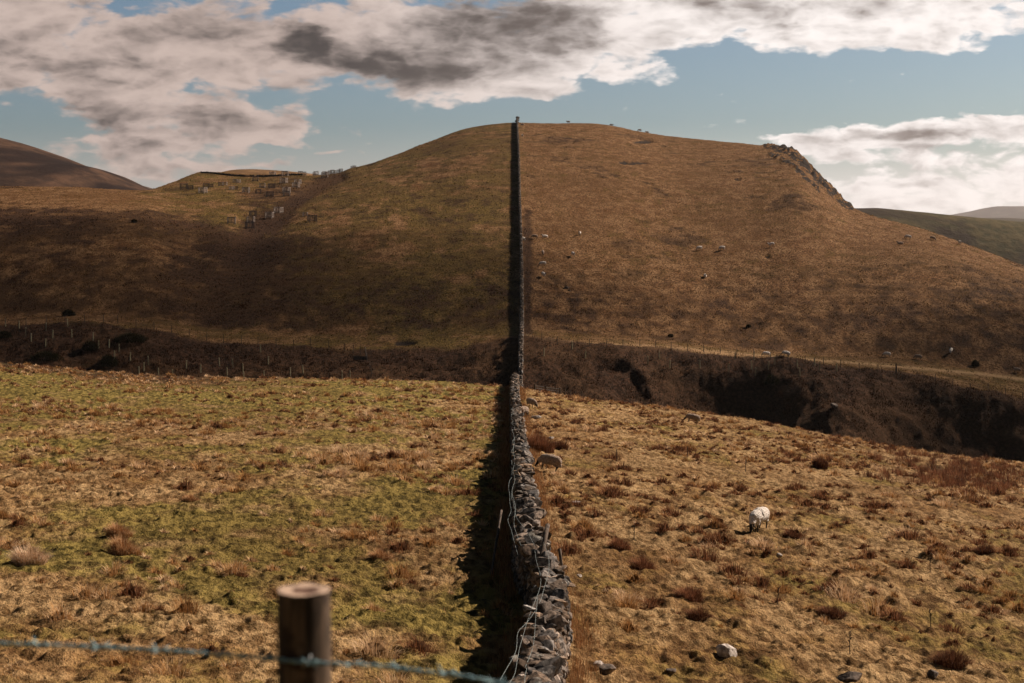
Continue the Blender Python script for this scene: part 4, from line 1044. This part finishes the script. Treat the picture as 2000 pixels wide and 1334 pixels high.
# water gate over the burn, left of the wall
p = hit(704, 705, 160); e = empty('timber_hurdle', p)
m_ = MB(); m_.box((0, 0, .32), (2.1, .08, .55)); m_.build('board_panel', M_OLDWOOD, e)
m_ = MB(); m_.tube([(.98, -.08, -.2), (.84, -.08, .9), (.74, -.08, 1.9)], [.075, .07, .05], 7); m_.build('leaning_post', M_PALEWOOD, e)
m_ = MB(); m_.tube([(-.98, .06, -.2), (-1.0, .06, .7)], .05, 7); m_.build('end_post', M_OLDWOOD, e)
tag(e, 'dark boarded hurdle with a pale leaning post on the left gully bank', 'hurdle')
fence('post_and_wire_fence', [(717, 706), (721, 716), (724, 726), (726, 737)], 'short fence running down the bank from the boarded hurdle', 1.0, .045, 3)

# metal gate and rails at the crest beside the wall
def crest_gate():
    Yc_ = float(np.interp((1060 - 1000) / F, US, yc_u)); a = at(1046, Yc_ - 4); b = at(1092, Yc_ - 5)
    e = empty('field_gate', a); d = b - a; u_ = d.normalized(); L = d.length
    m_ = MB()
    for z in (.12, .38, .62, .86, 1.1): m_.tube([Vector((0, 0, z - .55)), d + Vector((0, 0, z - .55))], .028, 6)
    m_.build('rails', M_METAL, e); m_ = MB()
    for f in (0, .5, 1): m_.tube([d * f + Vector((0, 0, -.45)), d * f + Vector((0, 0, .57))], .03, 6)
    m_.build('uprights', M_METAL, e)
    for f in (-.04, .42, 1.04):
        m_ = MB(); m_.tube([d * f + Vector((0, 0, -.8)), d * f + Vector((0, 0, .72))], .09, 8); m_.build('gatepost', M_OLDWOOD, e)
    tag(e, 'low galvanised metal field gate between posts right of the wall at the crest', 'gate')
crest_gate()
fence('post_and_wire_fence', [(1094, 779, 146), (1104, 781, 146), (1114, 783, 146), (1124, 785, 146), (1136, 787, 146)], 'short fence continuing right from the metal field gate', .75, .05, 3)

# knoll wall on the left skyline
def knoll_wall():
    rng = np.random.default_rng(8); seg = [(395, 336), (430, 336), (470, 337), (510, 340), (548, 342), (590, 343)]
    V_, Q = [], []; xs = np.linspace(392, 590, 180); V3 = []
    for k, px in enumerate(xs):
        Yd = 450 - 12 * (px - 392) / 200; p = at(px, Yd); g = p.z; h = .50 * (1 + .25 * gnoise(np.array([k * .3]), np.array([0.]), 5)[0])
        if 496 < px < 501 or 552 < px < 556: h = .1
        for dy, z in ((-.35, -.4), (-.25, h), (.25, h * .96), (.35, -.4)): V3.append((p.x + rng.uniform(-.1, .1), Yd + dy, g + z + rng.uniform(-.08, .08)))
    o = mesh_np('knoll_wall', V3, grid_quads(180, 4), mats=(M_STONE,), attrs={'tint': np.tile(np.array([.5, .5, .5, 1]), (len(V3), 1))})
    tag(o, 'low dark stone wall following the left knoll below the skyline', 'stone wall')
knoll_wall()

# ------------------------------------------------------------------ grass, rushes, bushes built from blades
def blades(pos, hgt, wid, az, lean, col, bend=.5):
    """vectorised curved blades: base pair, middle pair, tip"""
    n = len(hgt); sx, sy = -np.sin(az), np.cos(az); dx, dy = np.cos(az), np.sin(az)
    w2 = wid * .5; V_ = np.zeros((n, 5, 3)); mx = hgt * lean * (1 - bend) * .5; tx = hgt * lean
    mz = hgt * .55; tz = hgt * np.sqrt(np.clip(1 - (lean * .75) ** 2, .1, 1))
    for k, s_ in ((0, -1), (1, 1)):
        V_[:, k, 0] = pos[:, 0] + s_ * sx * w2; V_[:, k, 1] = pos[:, 1] + s_ * sy * w2; V_[:, k, 2] = pos[:, 2]
    for k, s_ in ((2, 1), (3, -1)):
        V_[:, k, 0] = pos[:, 0] + dx * mx + s_ * sx * w2 * .8; V_[:, k, 1] = pos[:, 1] + dy * mx + s_ * sy * w2 * .8; V_[:, k, 2] = pos[:, 2] + mz
    V_[:, 4, 0] = pos[:, 0] + dx * tx; V_[:, 4, 1] = pos[:, 1] + dy * tx; V_[:, 4, 2] = pos[:, 2] + tz
    b = np.arange(n)[:, None] * 5; Q = b + np.array([[0, 1, 2, 3]]); T = b + np.array([[3, 2, 4]])
    C = np.concatenate([np.repeat(col, 5, axis=0), np.ones((n * 5, 1))], 1)
    return V_.reshape(-1, 3), Q, T, C

PAL = np.array([[.50, .33, .17], [.40, .22, .085], [.30, .155, .055], [.62, .46, .30], [.17, .085, .035]])
GRN = np.array([[.17, .14, .034], [.23, .185, .050], [.11, .10, .024]])
def near_grass():
    rg = np.random.default_rng(3)
    # short turf: candidate spots even over the picture for y 14..150
    N = 110000
    m0 = TAB[260]; wgt = np.abs(np.gradient(s2row(m0 / YS))); wgt *= (YS > 13) & (YS < 150); cw = np.cumsum(wgt); cw /= cw[-1]
    y = np.exp(np.interp(rg.random(N), cw, LY)); u = rg.uniform(-.39, .39, N); x = u * y
    ts = tuss(x, y); yc = np.interp(u, US, yc_u); keep = (y < yc + 3) & (np.abs(x - wall_x(y)) > .5)
    keep &= rg.random(N) < np.clip(.45 + 1.2 * gnoise(x / .8, y / .9, 88), .05, 1)
    x, y, u, ts = x[keep], y[keep], u[keep], ts[keep]; n = len(x); nb = 4; K = n * nb
    X_ = np.repeat(x, nb); Y_ = np.repeat(y, nb); ts_ = np.repeat(ts, nb); u_ = np.repeat(u, nb)
    az = rg.uniform(0, 2 * pi, K); rad = np.sqrt(rg.random(K)) * .08 * (1 + Y_ / 60); X2 = X_ + np.cos(az) * rad; Y2 = Y_ + np.sin(az) * rad
    h = (.035 + .05 * ts_) * rg.uniform(.5, 1.3, K); wd = np.maximum(.006, .00028 * Y_) * rg.uniform(.7, 1.4, K)
    gm = np.clip(.76 + .9 * fbm(X_ / 7, Y_ / 10, 4, 72) + .7 * fbm(X_ / 30, Y_ / 40, 4, 71) - .4 * ts_ - .50 * sstep(u_, -.004, .012), 0, 1)
    pi_ = np.repeat(rg.choice(5, n, p=[.38, .26, .22, .08, .06]), nb)
    col = PAL[pi_] * rg.uniform(.75, 1.2, K)[:, None]; gc = GRN[rg.integers(0, 3, K)] * rg.uniform(.8, 1.5, K)[:, None]
    col = np.where((rg.random(K) < gm)[:, None], gc * 1.08, col)
    P1 = [blades(np.stack([X2, Y2, H(X2, Y2) - .015], -1), h, wd, np.where(rg.random(K) < .5, az, rg.normal(2.9, .6, K)), rg.uniform(.3, 1.05, K), col)]
    # tussocks: discrete shaggy tufts of many blades, clustered, all sizes
    M0 = 27000; y = np.exp(np.interp(rg.random(M0), np.linspace(0, 1, NY), LY)); y = 14 + (150 - 14) * rg.random(M0) ** .72; u = rg.uniform(-.39, .39, M0); x = u * y
    acc = .34 + 1.6 * fbm(x / 13, y / 13, 3, 83) + 1.0 * gnoise(x / 2.6, y / 2.6, 84) + .20 * sstep(u, -.01, .05) - .08
    keep = (rg.random(M0) < acc) & (y < np.interp(u, US, yc_u) + 2) & (np.abs(x - wall_x(y)) > .65) & (rg.random(M0) < np.clip(y / 90, .2, 1))
    x, y, u = x[keep], y[keep], u[keep]; n = len(x)
    size = rg.gamma(1.9, .46, n).clip(.26, 3.2); kind = rg.choice(4, n, p=[.34, .30, .22, .14]) ; kind = np.where((u > 0) & (rg.random(n) < .45), 2, kind)
    pals = [PAL[[0, 0, 3, 1]] * 1.1, PAL[[1, 2, 1, 0]], np.array([[.25, .115, .055], [.16, .07, .038], [.33, .17, .09], [.10, .048, .028]]), PAL[[3, 3, 0, 3]] * 1.1]
    cnt = np.clip((85 * size * np.clip(45 / y, .40, 1.5)).astype(int), 18, 240); idx = np.repeat(np.arange(n), cnt); K = len(idx)
    a = rg.uniform(0, 2 * pi, K); q = np.sqrt(rg.random(K)); r = .16 * size[idx]; X2 = x[idx] + np.cos(a) * q * r; Y2 = y[idx] + np.sin(a) * q * r
    h = .23 * size[idx] ** .7 * rg.uniform(.5, 1.15, K) * (1 - .5 * q ** 2) * np.where(kind[idx] == 2, .95, 1.05)
    wd = np.maximum(.007, .00042 * y[idx]) * rg.uniform(.6, 1.4, K)
    palv = np.array(pals)[kind[idx], rg.integers(0, 4, K)] * rg.uniform(.7, 1.2, K)[:, None]
    lean = np.clip(q * 1.0 + rg.normal(0, .15, K), .02, 1.15); az = a + rg.normal(0, .35, K)
    P1.append(blades(np.stack([X2, Y2, H(X2, Y2) - .03], -1), h, wd, az, lean, palv))
    # dead thatch mound in the heart of each tussock
    hv = np.array([(cos(a) * r_, sin(a) * r_, z_) for r_, z_ in ((1, -.25), (.82, .38), (.45, .8)) for a in np.arange(8) * pi / 4] + [(0, 0, 1)])
    hq = np.array([(r_ * 8 + k, r_ * 8 + (k + 1) % 8, (r_ + 1) * 8 + (k + 1) % 8, (r_ + 1) * 8 + k) for r_ in (0, 1) for k in range(8)]); ht = np.array([(16 + k, 16 + (k + 1) % 8, 24) for k in range(8)])
    big = size > .45; xb, yb_, sb = x[big], y[big], size[big]; nb_ = len(xb)
    mv = hv[None] * np.stack([.10 * sb, .09 * sb, .085 * sb ** .8], -1)[:, None, :] * rg.uniform(.6, 1.3, (nb_, 25, 1)) + np.stack([xb, yb_, H(xb, yb_)], -1)[:, None, :]
    th = np.array([[.20, .115, .052], [.15, .078, .034], [.085, .044, .024], [.24, .15, .08]])[kind[big]] * rg.uniform(.7, 1.1, nb_)[:, None]
    o_ = np.arange(nb_)[:, None, None] * 25
    P1.append((mv.reshape(-1, 3), (hq[None] + o_).reshape(-1, 4), (ht[None] + o_).reshape(-1, 3), np.concatenate([np.repeat(th, 25, axis=0), np.ones((nb_ * 25, 1))], 1)))
    b = 0; Vs, Qs, Ts, Cs = [], [], [], []
    for v, q_, t, c in P1: Vs.append(v); Qs.append(q_ + b); Ts.append(t + b); Cs.append(c); b += len(v)
    o = mesh_np('grass', np.concatenate(Vs), np.concatenate(Qs), np.concatenate(Ts), mats=(M_BLADE,), attrs={'tint': np.concatenate(Cs)}); tag(o, 'tussocky straw and green pasture grass', 'grass', kind='stuff')
near_grass()

def wall_foot_grass():
    rg = np.random.default_rng(4); Ps, Hs_, Wd, Az, Ln, Cl = [], [], [], [], [], []
    n = 26000; y = np.exp(rg.uniform(np.log(16), np.log(140), n)); side = np.where(rg.random(n) < .5, -1, 1)
    dens = fbm(y / 5, side * 7.0, 3, 95) > -.12; off = np.abs(rg.normal(0, .30, n)) + .48
    x = wall_x(y) + side * off; y, x, off, side = y[dens], x[dens], off[dens], side[dens]; k = len(x)
    h = rg.uniform(.16, .50, k) * np.clip(1.3 - off * .6, .35, 1); col = np.array([[.38, .20, .085], [.28, .13, .055], [.46, .29, .15], [.17, .085, .04]])[rg.integers(0, 4, k)] * rg.uniform(.7, 1.2, k)[:, None]
    V_, Q, T, C = blades(np.stack([x, y, H(x, y) - .03], -1), h, np.maximum(.007, .0003 * y), rg.uniform(0, 2 * pi, k), rg.uniform(.1, .7, k), col)
    o = mesh_np('long_grass', V_, Q, T, mats=(M_BLADE,), attrs={'tint': C}); tag(o, 'long rusty grass growing along both feet of the wall', 'grass', kind='stuff')
wall_foot_grass()

def hill_grass():
    """rough grass and dead bracken on the bank, the shelf and the hill: larger clumps"""
    rg = np.random.default_rng(6); N = 120000
    m0 = TAB[250]; wgt = np.abs(np.gradient(s2row(m0 / YS))); wgt = np.where((YS > 178) & (YS < 560), wgt, 0); cw = np.cumsum(wgt); cw /= cw[-1]
    y = np.exp(np.interp(rg.random(N), cw, LY)); u = rg.uniform(-.39, .39, N); x = u * y
    _, yc, yb, yt, ys, yh = masks(x, y); keep = (y > yb) & (y < yh + 4) & (np.abs(x - wall_x(y)) > .7)
    cl = gnoise(x / 2.2, y / 3.5, 97) + .5 * gnoise(x / .9, y / 1.4, 98); keep &= rg.random(N) < np.clip((.35 + cl) * np.where(y > ys + 25, .55, 1.0), .04, 1)
    x, y = x[keep], y[keep]; h0, M = H(x, y, True); cv = cover_attr(x, y, h0, M); n = len(x); nb = 4; K = n * nb
    X_ = np.repeat(x, nb) + rg.normal(0, .22, K); Y_ = np.repeat(y, nb) + rg.normal(0, .3, K); hea_dark = np.repeat(cv[:, 0], nb); gre = np.repeat(cv[:, 1], nb); rk = np.repeat(cv[:, 2], nb)
    pal = np.array([[.24, .15, .064], [.19, .115, .046], [.15, .085, .034]]); hp = np.array([[.030, .016, .011], [.055, .028, .016], [.085, .044, .025], [.015, .010, .008]])
    col = pal[rg.integers(0, 3, K)]; col = np.where((rg.random(K) < gre * .8)[:, None], GRN[rg.integers(0, 3, K)] * .62, col); col = np.where((rg.random(K) < hea_dark * 1.1)[:, None], hp[rg.integers(0, 4, K)], col)
    bk = 1 - sstep(Y_, np.repeat(yt[keep], nb) - 6, np.repeat(yt[keep], nb) + 4); col = col * (rg.uniform(.82, 1.15, K) * (1 - .35 * bk))[:, None]  # bank blades darkened to paint the shaded gully side
    h = rg.uniform(.08, .26, K) * (1 + hea_dark * .8) * (1 - .9 * (rk > .5)); V_, Q, T, C = blades(np.stack([X_, Y_, H(X_, Y_) - .03], -1), h, .00022 * Y_ * rg.uniform(.8, 1.8, K), rg.uniform(0, 2 * pi, K), rg.uniform(.2, 1.0, K), col)
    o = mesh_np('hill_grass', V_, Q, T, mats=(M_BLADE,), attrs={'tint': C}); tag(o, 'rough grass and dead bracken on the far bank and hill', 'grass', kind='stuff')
hill_grass()

def clump(name, px, row, r, hgt, n, pal, label, cat, wid=.006, lean=.7, seed=0, group=None, dome=False, Yd=None):
    p = hit(px, row) if Yd is None else at(px, Yd); rg = np.random.default_rng(seed + 100); wid = max(wid, .00028 * p.y)
    a = rg.uniform(0, 2 * pi, n); q = np.sqrt(rg.random(n)); x = p.x + np.cos(a) * q * r; y = p.y + np.sin(a) * q * r * .8
    h = hgt * rg.uniform(.55, 1.1, n) * (1 - .45 * q ** 2); az = a + rg.normal(0, .5, n); ln = np.clip(q * lean + rg.normal(0, .12, n), .02, 1.1)
    col = np.array(pal)[rg.integers(0, len(pal), n)] * rg.uniform(.7, 1.25, n)[:, None]
    V_, Q, T, C = blades(np.stack([x - p.x, y - p.y, H(x, y) - p.z - .03], -1), h, wid * rg.uniform(.7, 1.4, n), az, ln, col)
    o = mesh_np(name, V_, Q, T, mats=(M_BLADE,), attrs={'tint': C}); o.location = p; tag(o, label, cat, group)
RUSH = [[.20, .085, .045], [.28, .13, .07], [.13, .06, .035], [.34, .18, .10]]
STRAWP = [[.62, .44, .27], [.50, .32, .17], [.36, .19, .085], [.28, .13, .05]]
DKR = [[.10, .045, .028], [.17, .08, .045], [.07, .035, .025], [.24, .12, .065]]
clump('rush_clump', 1050, 882, .85, 1.05, 2600, RUSH, 'tall reddish brown rush clump against the right side of the wall', 'rushes', lean=.5, seed=1)
clump('rush_clump', 1093, 878, .42, .55, 900, DKR, 'smaller dark rush clump behind the tan sheep', 'rushes', seed=2)
clump('rush_clump', 1602, 915, .42, .85, 1100, DKR, 'tall pointed dark rush clump standing alone in the right field', 'rushes', lean=.45, seed=3)
clump('grass_tussock', 240, 1078, .38, .50, 1500, STRAWP, 'shaggy straw tussock, front one of the pair at the left', 'tussock', lean=1.0, seed=4)
clump('grass_tussock', 232, 1046, .34, .46, 1300, STRAWP, 'shaggy straw tussock just behind the front one at the left', 'tussock', lean=.95, seed=5)
clump('grass_tussock', 58, 1102, .42, .55, 1500, [[.70, .58, .44], [.60, .44, .30], [.48, .31, .18]], 'bleached pale tussock near the left edge', 'tussock', lean=.9, seed=6)
clump('grass_tussock', 372, 978, .30, .30, 700, STRAWP, 'low fawn tussock right of and behind the straw pair', 'tussock', lean=1.0, seed=7)
clump('grass_tussock', 742, 1090, .26, .34, 900, STRAWP, 'brown tussock between the fence post and the wall shadow', 'tussock', lean=1.0, seed=8)
clump('grass_tussock', 1210, 1072, .34, .38, 900, RUSH, 'rusty tussock nearest right of the leaning stakes', 'tussock', lean=.9, seed=9)
clump('grass_tussock', 1255, 1108, .34, .42, 1000, RUSH, 'rusty tussock in front of the one right of the stakes', 'tussock', lean=.9, seed=10)
clump('grass_tussock', 1860, 1296, .42, .42, 1500, DKR, 'big dark tussock in the bottom right corner', 'tussock', lean=.95, seed=11)
clump('grass_tussock', 1625, 1203, .34, .36, 1100, DKR, 'dark tussock above the low rock in the lower right', 'tussock', lean=.95, seed=12)
clump('grass_tussock', 1345, 1170, .34, .36, 1000, RUSH, 'brown tussock midway between the wall and the lower right tussocks', 'tussock', lean=.95, seed=13)
clump('grass_tussock', 1365, 1205, .30, .34, 900, DKR, 'darker tussock just below the brown midway one', 'tussock', lean=.95, seed=14)
clump('grass_tussock', 1920, 1082, .40, .40, 1000, DKR, 'dark tussock near the right edge level with the nearest wall stones', 'tussock', lean=.95, seed=15)
clump('grass_tussock', 1545, 1050, .26, .34, 700, DKR, 'dark tussock to the lower right of the white sheep', 'tussock', lean=.9, seed=16)
def marsh():
    rg = np.random.default_rng(9); n = 0; Ps = []
    V0, Q0, T0, C0 = [], [], [], []; b = 0
    for k in range(150):
        px = 1880 + rg.normal(0, 75); row = 925 + rg.normal(0, 20) + (px - 1880) * .13
        if row < 890 + (px - 1850) * .1: continue
        p = hit(px, row, 60, 118); m = 60; r = rg.uniform(.25, .6); a = rg.uniform(0, 2 * pi, m); q = np.sqrt(rg.random(m)); x = p.x + np.cos(a) * q * r; y = p.y + np.sin(a) * q * r
        col = np.array(RUSH if rg.random() < .5 else DKR)[rg.integers(0, 4, m)]
        v, qd, t, c = blades(np.stack([x, y, H(x, y) - .03], -1), rg.uniform(.3, .75, m) * (1 - .4 * q), np.full(m, .028), a, q * .6 + .05, col)
        V0.append(v); Q0.append(qd + b); T0.append(t + b); C0.append(c); b += len(v)
    o = mesh_np('rush_bed', np.concatenate(V0), np.concatenate(Q0), np.concatenate(T0), mats=(M_BLADE,), attrs={'tint': np.concatenate(C0)}); tag(o, 'bed of dead brown rushes at the right edge of the near field', 'rushes', kind='stuff')
marsh()
def bush(px, row, r, hgt, n, pal, label, seed, ymin=160):
    p = hit(px, row, ymin); rg = np.random.default_rng(seed); e = empty('gorse_bush', p)
    st = MB()
    for k in range(7):
        a = rg.uniform(0, 2 * pi); st.tube([(0, 0, -.1), (cos(a) * r * .25, sin(a) * r * .25, hgt * .35), (cos(a) * r * .6, sin(a) * r * .5, hgt * .7)], [.05, .035, .012], 5)
    st.build('stems', M_OLDWOOD, e)
    a = rg.uniform(0, 2 * pi, n); ph = np.arccos(rg.uniform(-.15, 1, n)); lump = 1 + .28 * gnoise(np.cos(a) * 2.2 + ph * 2, np.sin(a) * 2.2 + ph, seed); q = rg.uniform(.55, 1, n) ** .6 * lump
    pos = np.stack([np.cos(a) * np.sin(ph) * q * r, np.sin(a) * np.sin(ph) * q * r * .8, np.cos(ph) * q * hgt * .85 + .05 * hgt], -1)
    col = np.array(pal)[rg.integers(0, len(pal), n)] * rg.uniform(.6, 1.3, n)[:, None]
    V_, Q, T, C = blades(pos, np.full(n, .24) * rg.uniform(.6, 1.3, n), np.full(n, .07), a + rg.normal(0, .6, n), rg.uniform(.2, .95, n), col)
    mesh_np('foliage', V_, Q, T, mats=(M_BLADE,), attrs={'tint': C}, parent=e); tag(e, label, 'bush', 'dark gorse bushes round the gully')
GORSE = [[.012, .014, .007], [.022, .024, .010], [.04, .032, .014]]
bush(134, 617, 1.05, 1.05, 1400, GORSE, 'round dark bush on the left shelf above the thin fence', 1)
bush(6, 660, 1.3, 1.0, 1400, GORSE, 'dark bush at the left edge of the photo on the gully bank', 2)
bush(176, 684, 1.2, 1.3, 1600, GORSE, 'dark bush on the left bank between two plastic tubes', 3)
bush(212, 716, 1.4, 1.6, 1800, GORSE, 'lowest dark bush in the left gully just above the grass crest', 4)
bush(255, 668, 2.3, 1.3, 2400, GORSE, 'broad dark bush spreading in the middle of the left bank', 5)
bush(90, 704, 2.2, 1.3, 2200, GORSE, 'dark scrub mass low in the left gully', 6)
bush(1508, 752, 1.1, 1.35, 1500, GORSE, 'dark bush on the right bank below the shorter tubes', 7)
bush(1905, 716, .62, 1.0, 800, GORSE, 'small dark upright bush by the sheep on the right shelf', 8)
bush(1310, 658, .45, .4, 400, GORSE, 'little dark shrub at the foot of the big hill', 9)
bush(1462, 640, .45, .4, 400, GORSE, 'small dark shrub on the lower hill above the pair of shelf sheep', 10)
bush(262, 388 + 47, .6, .6, 500, GORSE, 'tiny dark shrub on the left pasture slope', 11)

# dry upright stems standing in the near field
def dock(px, row, h, label, seed):
    p = hit(px, row); rg = random.Random(seed); e = empty('dead_dock_stem', p)
    m_ = MB(); pts = [Vector((0, 0, -.03)), Vector((rg.uniform(-.02, .02), 0, h * .5)), Vector((rg.uniform(-.05, .05), .01, h))]; m_.tube(pts, [.008 + .00015 * p.y, .006 + .00012 * p.y, .003 + .0001 * p.y], 5)
    m_.build('stem', M_OLDWOOD, e); s_ = MB()
    for k in range(14):
        f = .5 + .5 * k / 14; c = pts[1].lerp(pts[2], (f - .5) * 2); a = rg.uniform(0, 6.3); s_.tube([c, c + Vector((cos(a) * .05, sin(a) * .05, .05))], [.010, .004], 4)
    s_.build('seed_head', M_OLDWOOD, e); tag(e, label, 'dead stem', 'dead upright stems in the near field')
for k, (px, row, h, lb) in enumerate([(1238, 1058, .55, 'dead brown stem behind the rusty tussocks'), (1817, 1120, .6, 'dead stem at the upper right of the lower right tussocks'), (1518, 1182, .45, 'dead stem below the white sheep'),
                          (1660, 1282, .5, 'dead stem above the low dark rock at the bottom'), (1818, 1228, .45, 'dead stem above the bottom right tussock'), (1456, 922, .7, 'dead stem in the grass above the white sheep'),
                          (1342, 893, .6, 'dead stem in the grass below the lone dull fawn sheep'), (1205, 905, .6, 'dead stem right of the tan sheep')]):
    dock(px, row, h, lb, k)

# ------------------------------------------------------------------ labels that single out each tube and guard
def ordinal(i): return ['first', 'second', 'third', 'fourth', 'fifth', 'sixth', 'seventh', 'eighth', 'ninth', 'tenth', 'eleventh', 'twelfth', 'thirteenth', 'fourteenth', 'fifteenth', 'sixteenth', 'seventeenth', 'eighteenth', 'nineteenth', 'twentieth'][i]
def label_rows(objs, noun, bands):
    for name, test in bands:
        sel = sorted([o for o in objs if test(*o['_pr'])], key=lambda o: o['_pr'][0])
        for i, o in enumerate(sel):
            pos = ('alone' if len(sel) == 1 else 'leftmost' if i == 0 else 'rightmost' if i == len(sel) - 1 else ordinal(i) + ' from left')
            o['label'] = f'{noun}, {pos} {name}'
tubes = [o for o in COL.objects if o.name.startswith('tree_tube')]; guards = [o for o in COL.objects if o.name.startswith('tree_guard')]
def TB(a, b, c, d): return lambda px, row: a <= px < b and c <= row < d
label_rows(tubes, 'pale plastic tree tube', [
    ('at the far left above the gully scrub', TB(0, 160, 0, 1000)), ('on the earthy spur in the left gully', TB(160, 240, 0, 1000)), ('on the bank foot right of the earthy spur', TB(240, 420, 0, 1000)),
    ('on the bank between spur and hurdle', TB(420, 600, 0, 1000)), ('left of the boarded hurdle', TB(600, 1000, 0, 1000)), ('on the slip scar right of the wall', TB(1000, 1180, 0, 780)),
    ('peeking over the crest below the slip scar', TB(1000, 1400, 780, 1000)), ('on the dark bank left of the shelf sheep', TB(1180, 1432, 0, 780)), ('in the upper row under the shelf sheep', TB(1432, 1700, 0, 722)),
    ('in the lower row under the shelf sheep', TB(1432, 1700, 722, 780)), ('peeking over the crest at the rush bed', TB(1700, 2000, 780, 1000))])
ridge = [o for o in guards if o['group'].endswith('skyline')]; low = [o for o in guards if o not in ridge]
label_rows(ridge, 'slatted timber tree guard', [('standing on the ridge skyline', lambda a, b: True)])
label_rows(low, 'slatted timber tree guard', [('on the green slope left of the burn', TB(0, 443, 0, 390)), ('in the upper row below the knoll wall', TB(443, 1000, 0, 359)), ('in the middle row across the heather', TB(443, 1000, 359, 390)),
    ('low down in the dark burn', TB(0, 560, 390, 600)), ('on the hillside right of the burn', TB(560, 1000, 390, 600))])
for o in tubes + guards: del o['_pr']

# ------------------------------------------------------------------ air
m_, t_, o_ = new_mat("thin_haze"); t_.l.new(t_.node('ShaderNodeVolumePrincipled', {'Color': (.80, .82, .88, 1), 'Density': 3.0e-5, 'Anisotropy': .35}).outputs[0], o_.inputs['Volume'])
hz = MB(); hz.box((0, 5000, 35), (19000, 18600, 800)); tag(hz.build('haze', m_), 'thin pale air between the camera and the far hills', 'haze', kind='stuff')

# two thin clouds drifting off to the right between the sun and the valley, well above the air box
def cloud(tx, ty, ax, ay, az_, dens, seed, label):
    v, f = ico(5); n = 1 + .22 * gnoise(v[:, 0] * 2 + v[:, 2], v[:, 1] * 2 + 1.7 * v[:, 2], seed) + .10 * gnoise(v[:, 0] * 5 + v[:, 2] * 3, v[:, 1] * 5 - v[:, 2] * 2, seed + 1)
    v = v * n[:, None] * np.array([ax, ay, az_])
    g = Hs(tx, ty); t = (500 - g) / S.z; c = Vector((tx, ty, g)) + S * t
    m_, t_, o_ = new_mat("cloud_vapour"); t_.l.new(t_.node('ShaderNodeVolumePrincipled', {'Color': (.97, .96, .95, 1), 'Density': dens, 'Anisotropy': .5}).outputs[0], o_.inputs['Volume'])
    o = mesh_np('cloud', v, None, f, mats=(m_,), smooth=True); o.location = c; tag(o, label, 'cloud', kind='stuff')
cloud(-80, 246, 98, 48, 22, .017, 1, 'long thin grey cloud drifting high to the right over the valley')
cloud(104, 214, 70, 32, 15, .022, 2, 'smaller thin cloud drifting high to the right beside the long one')
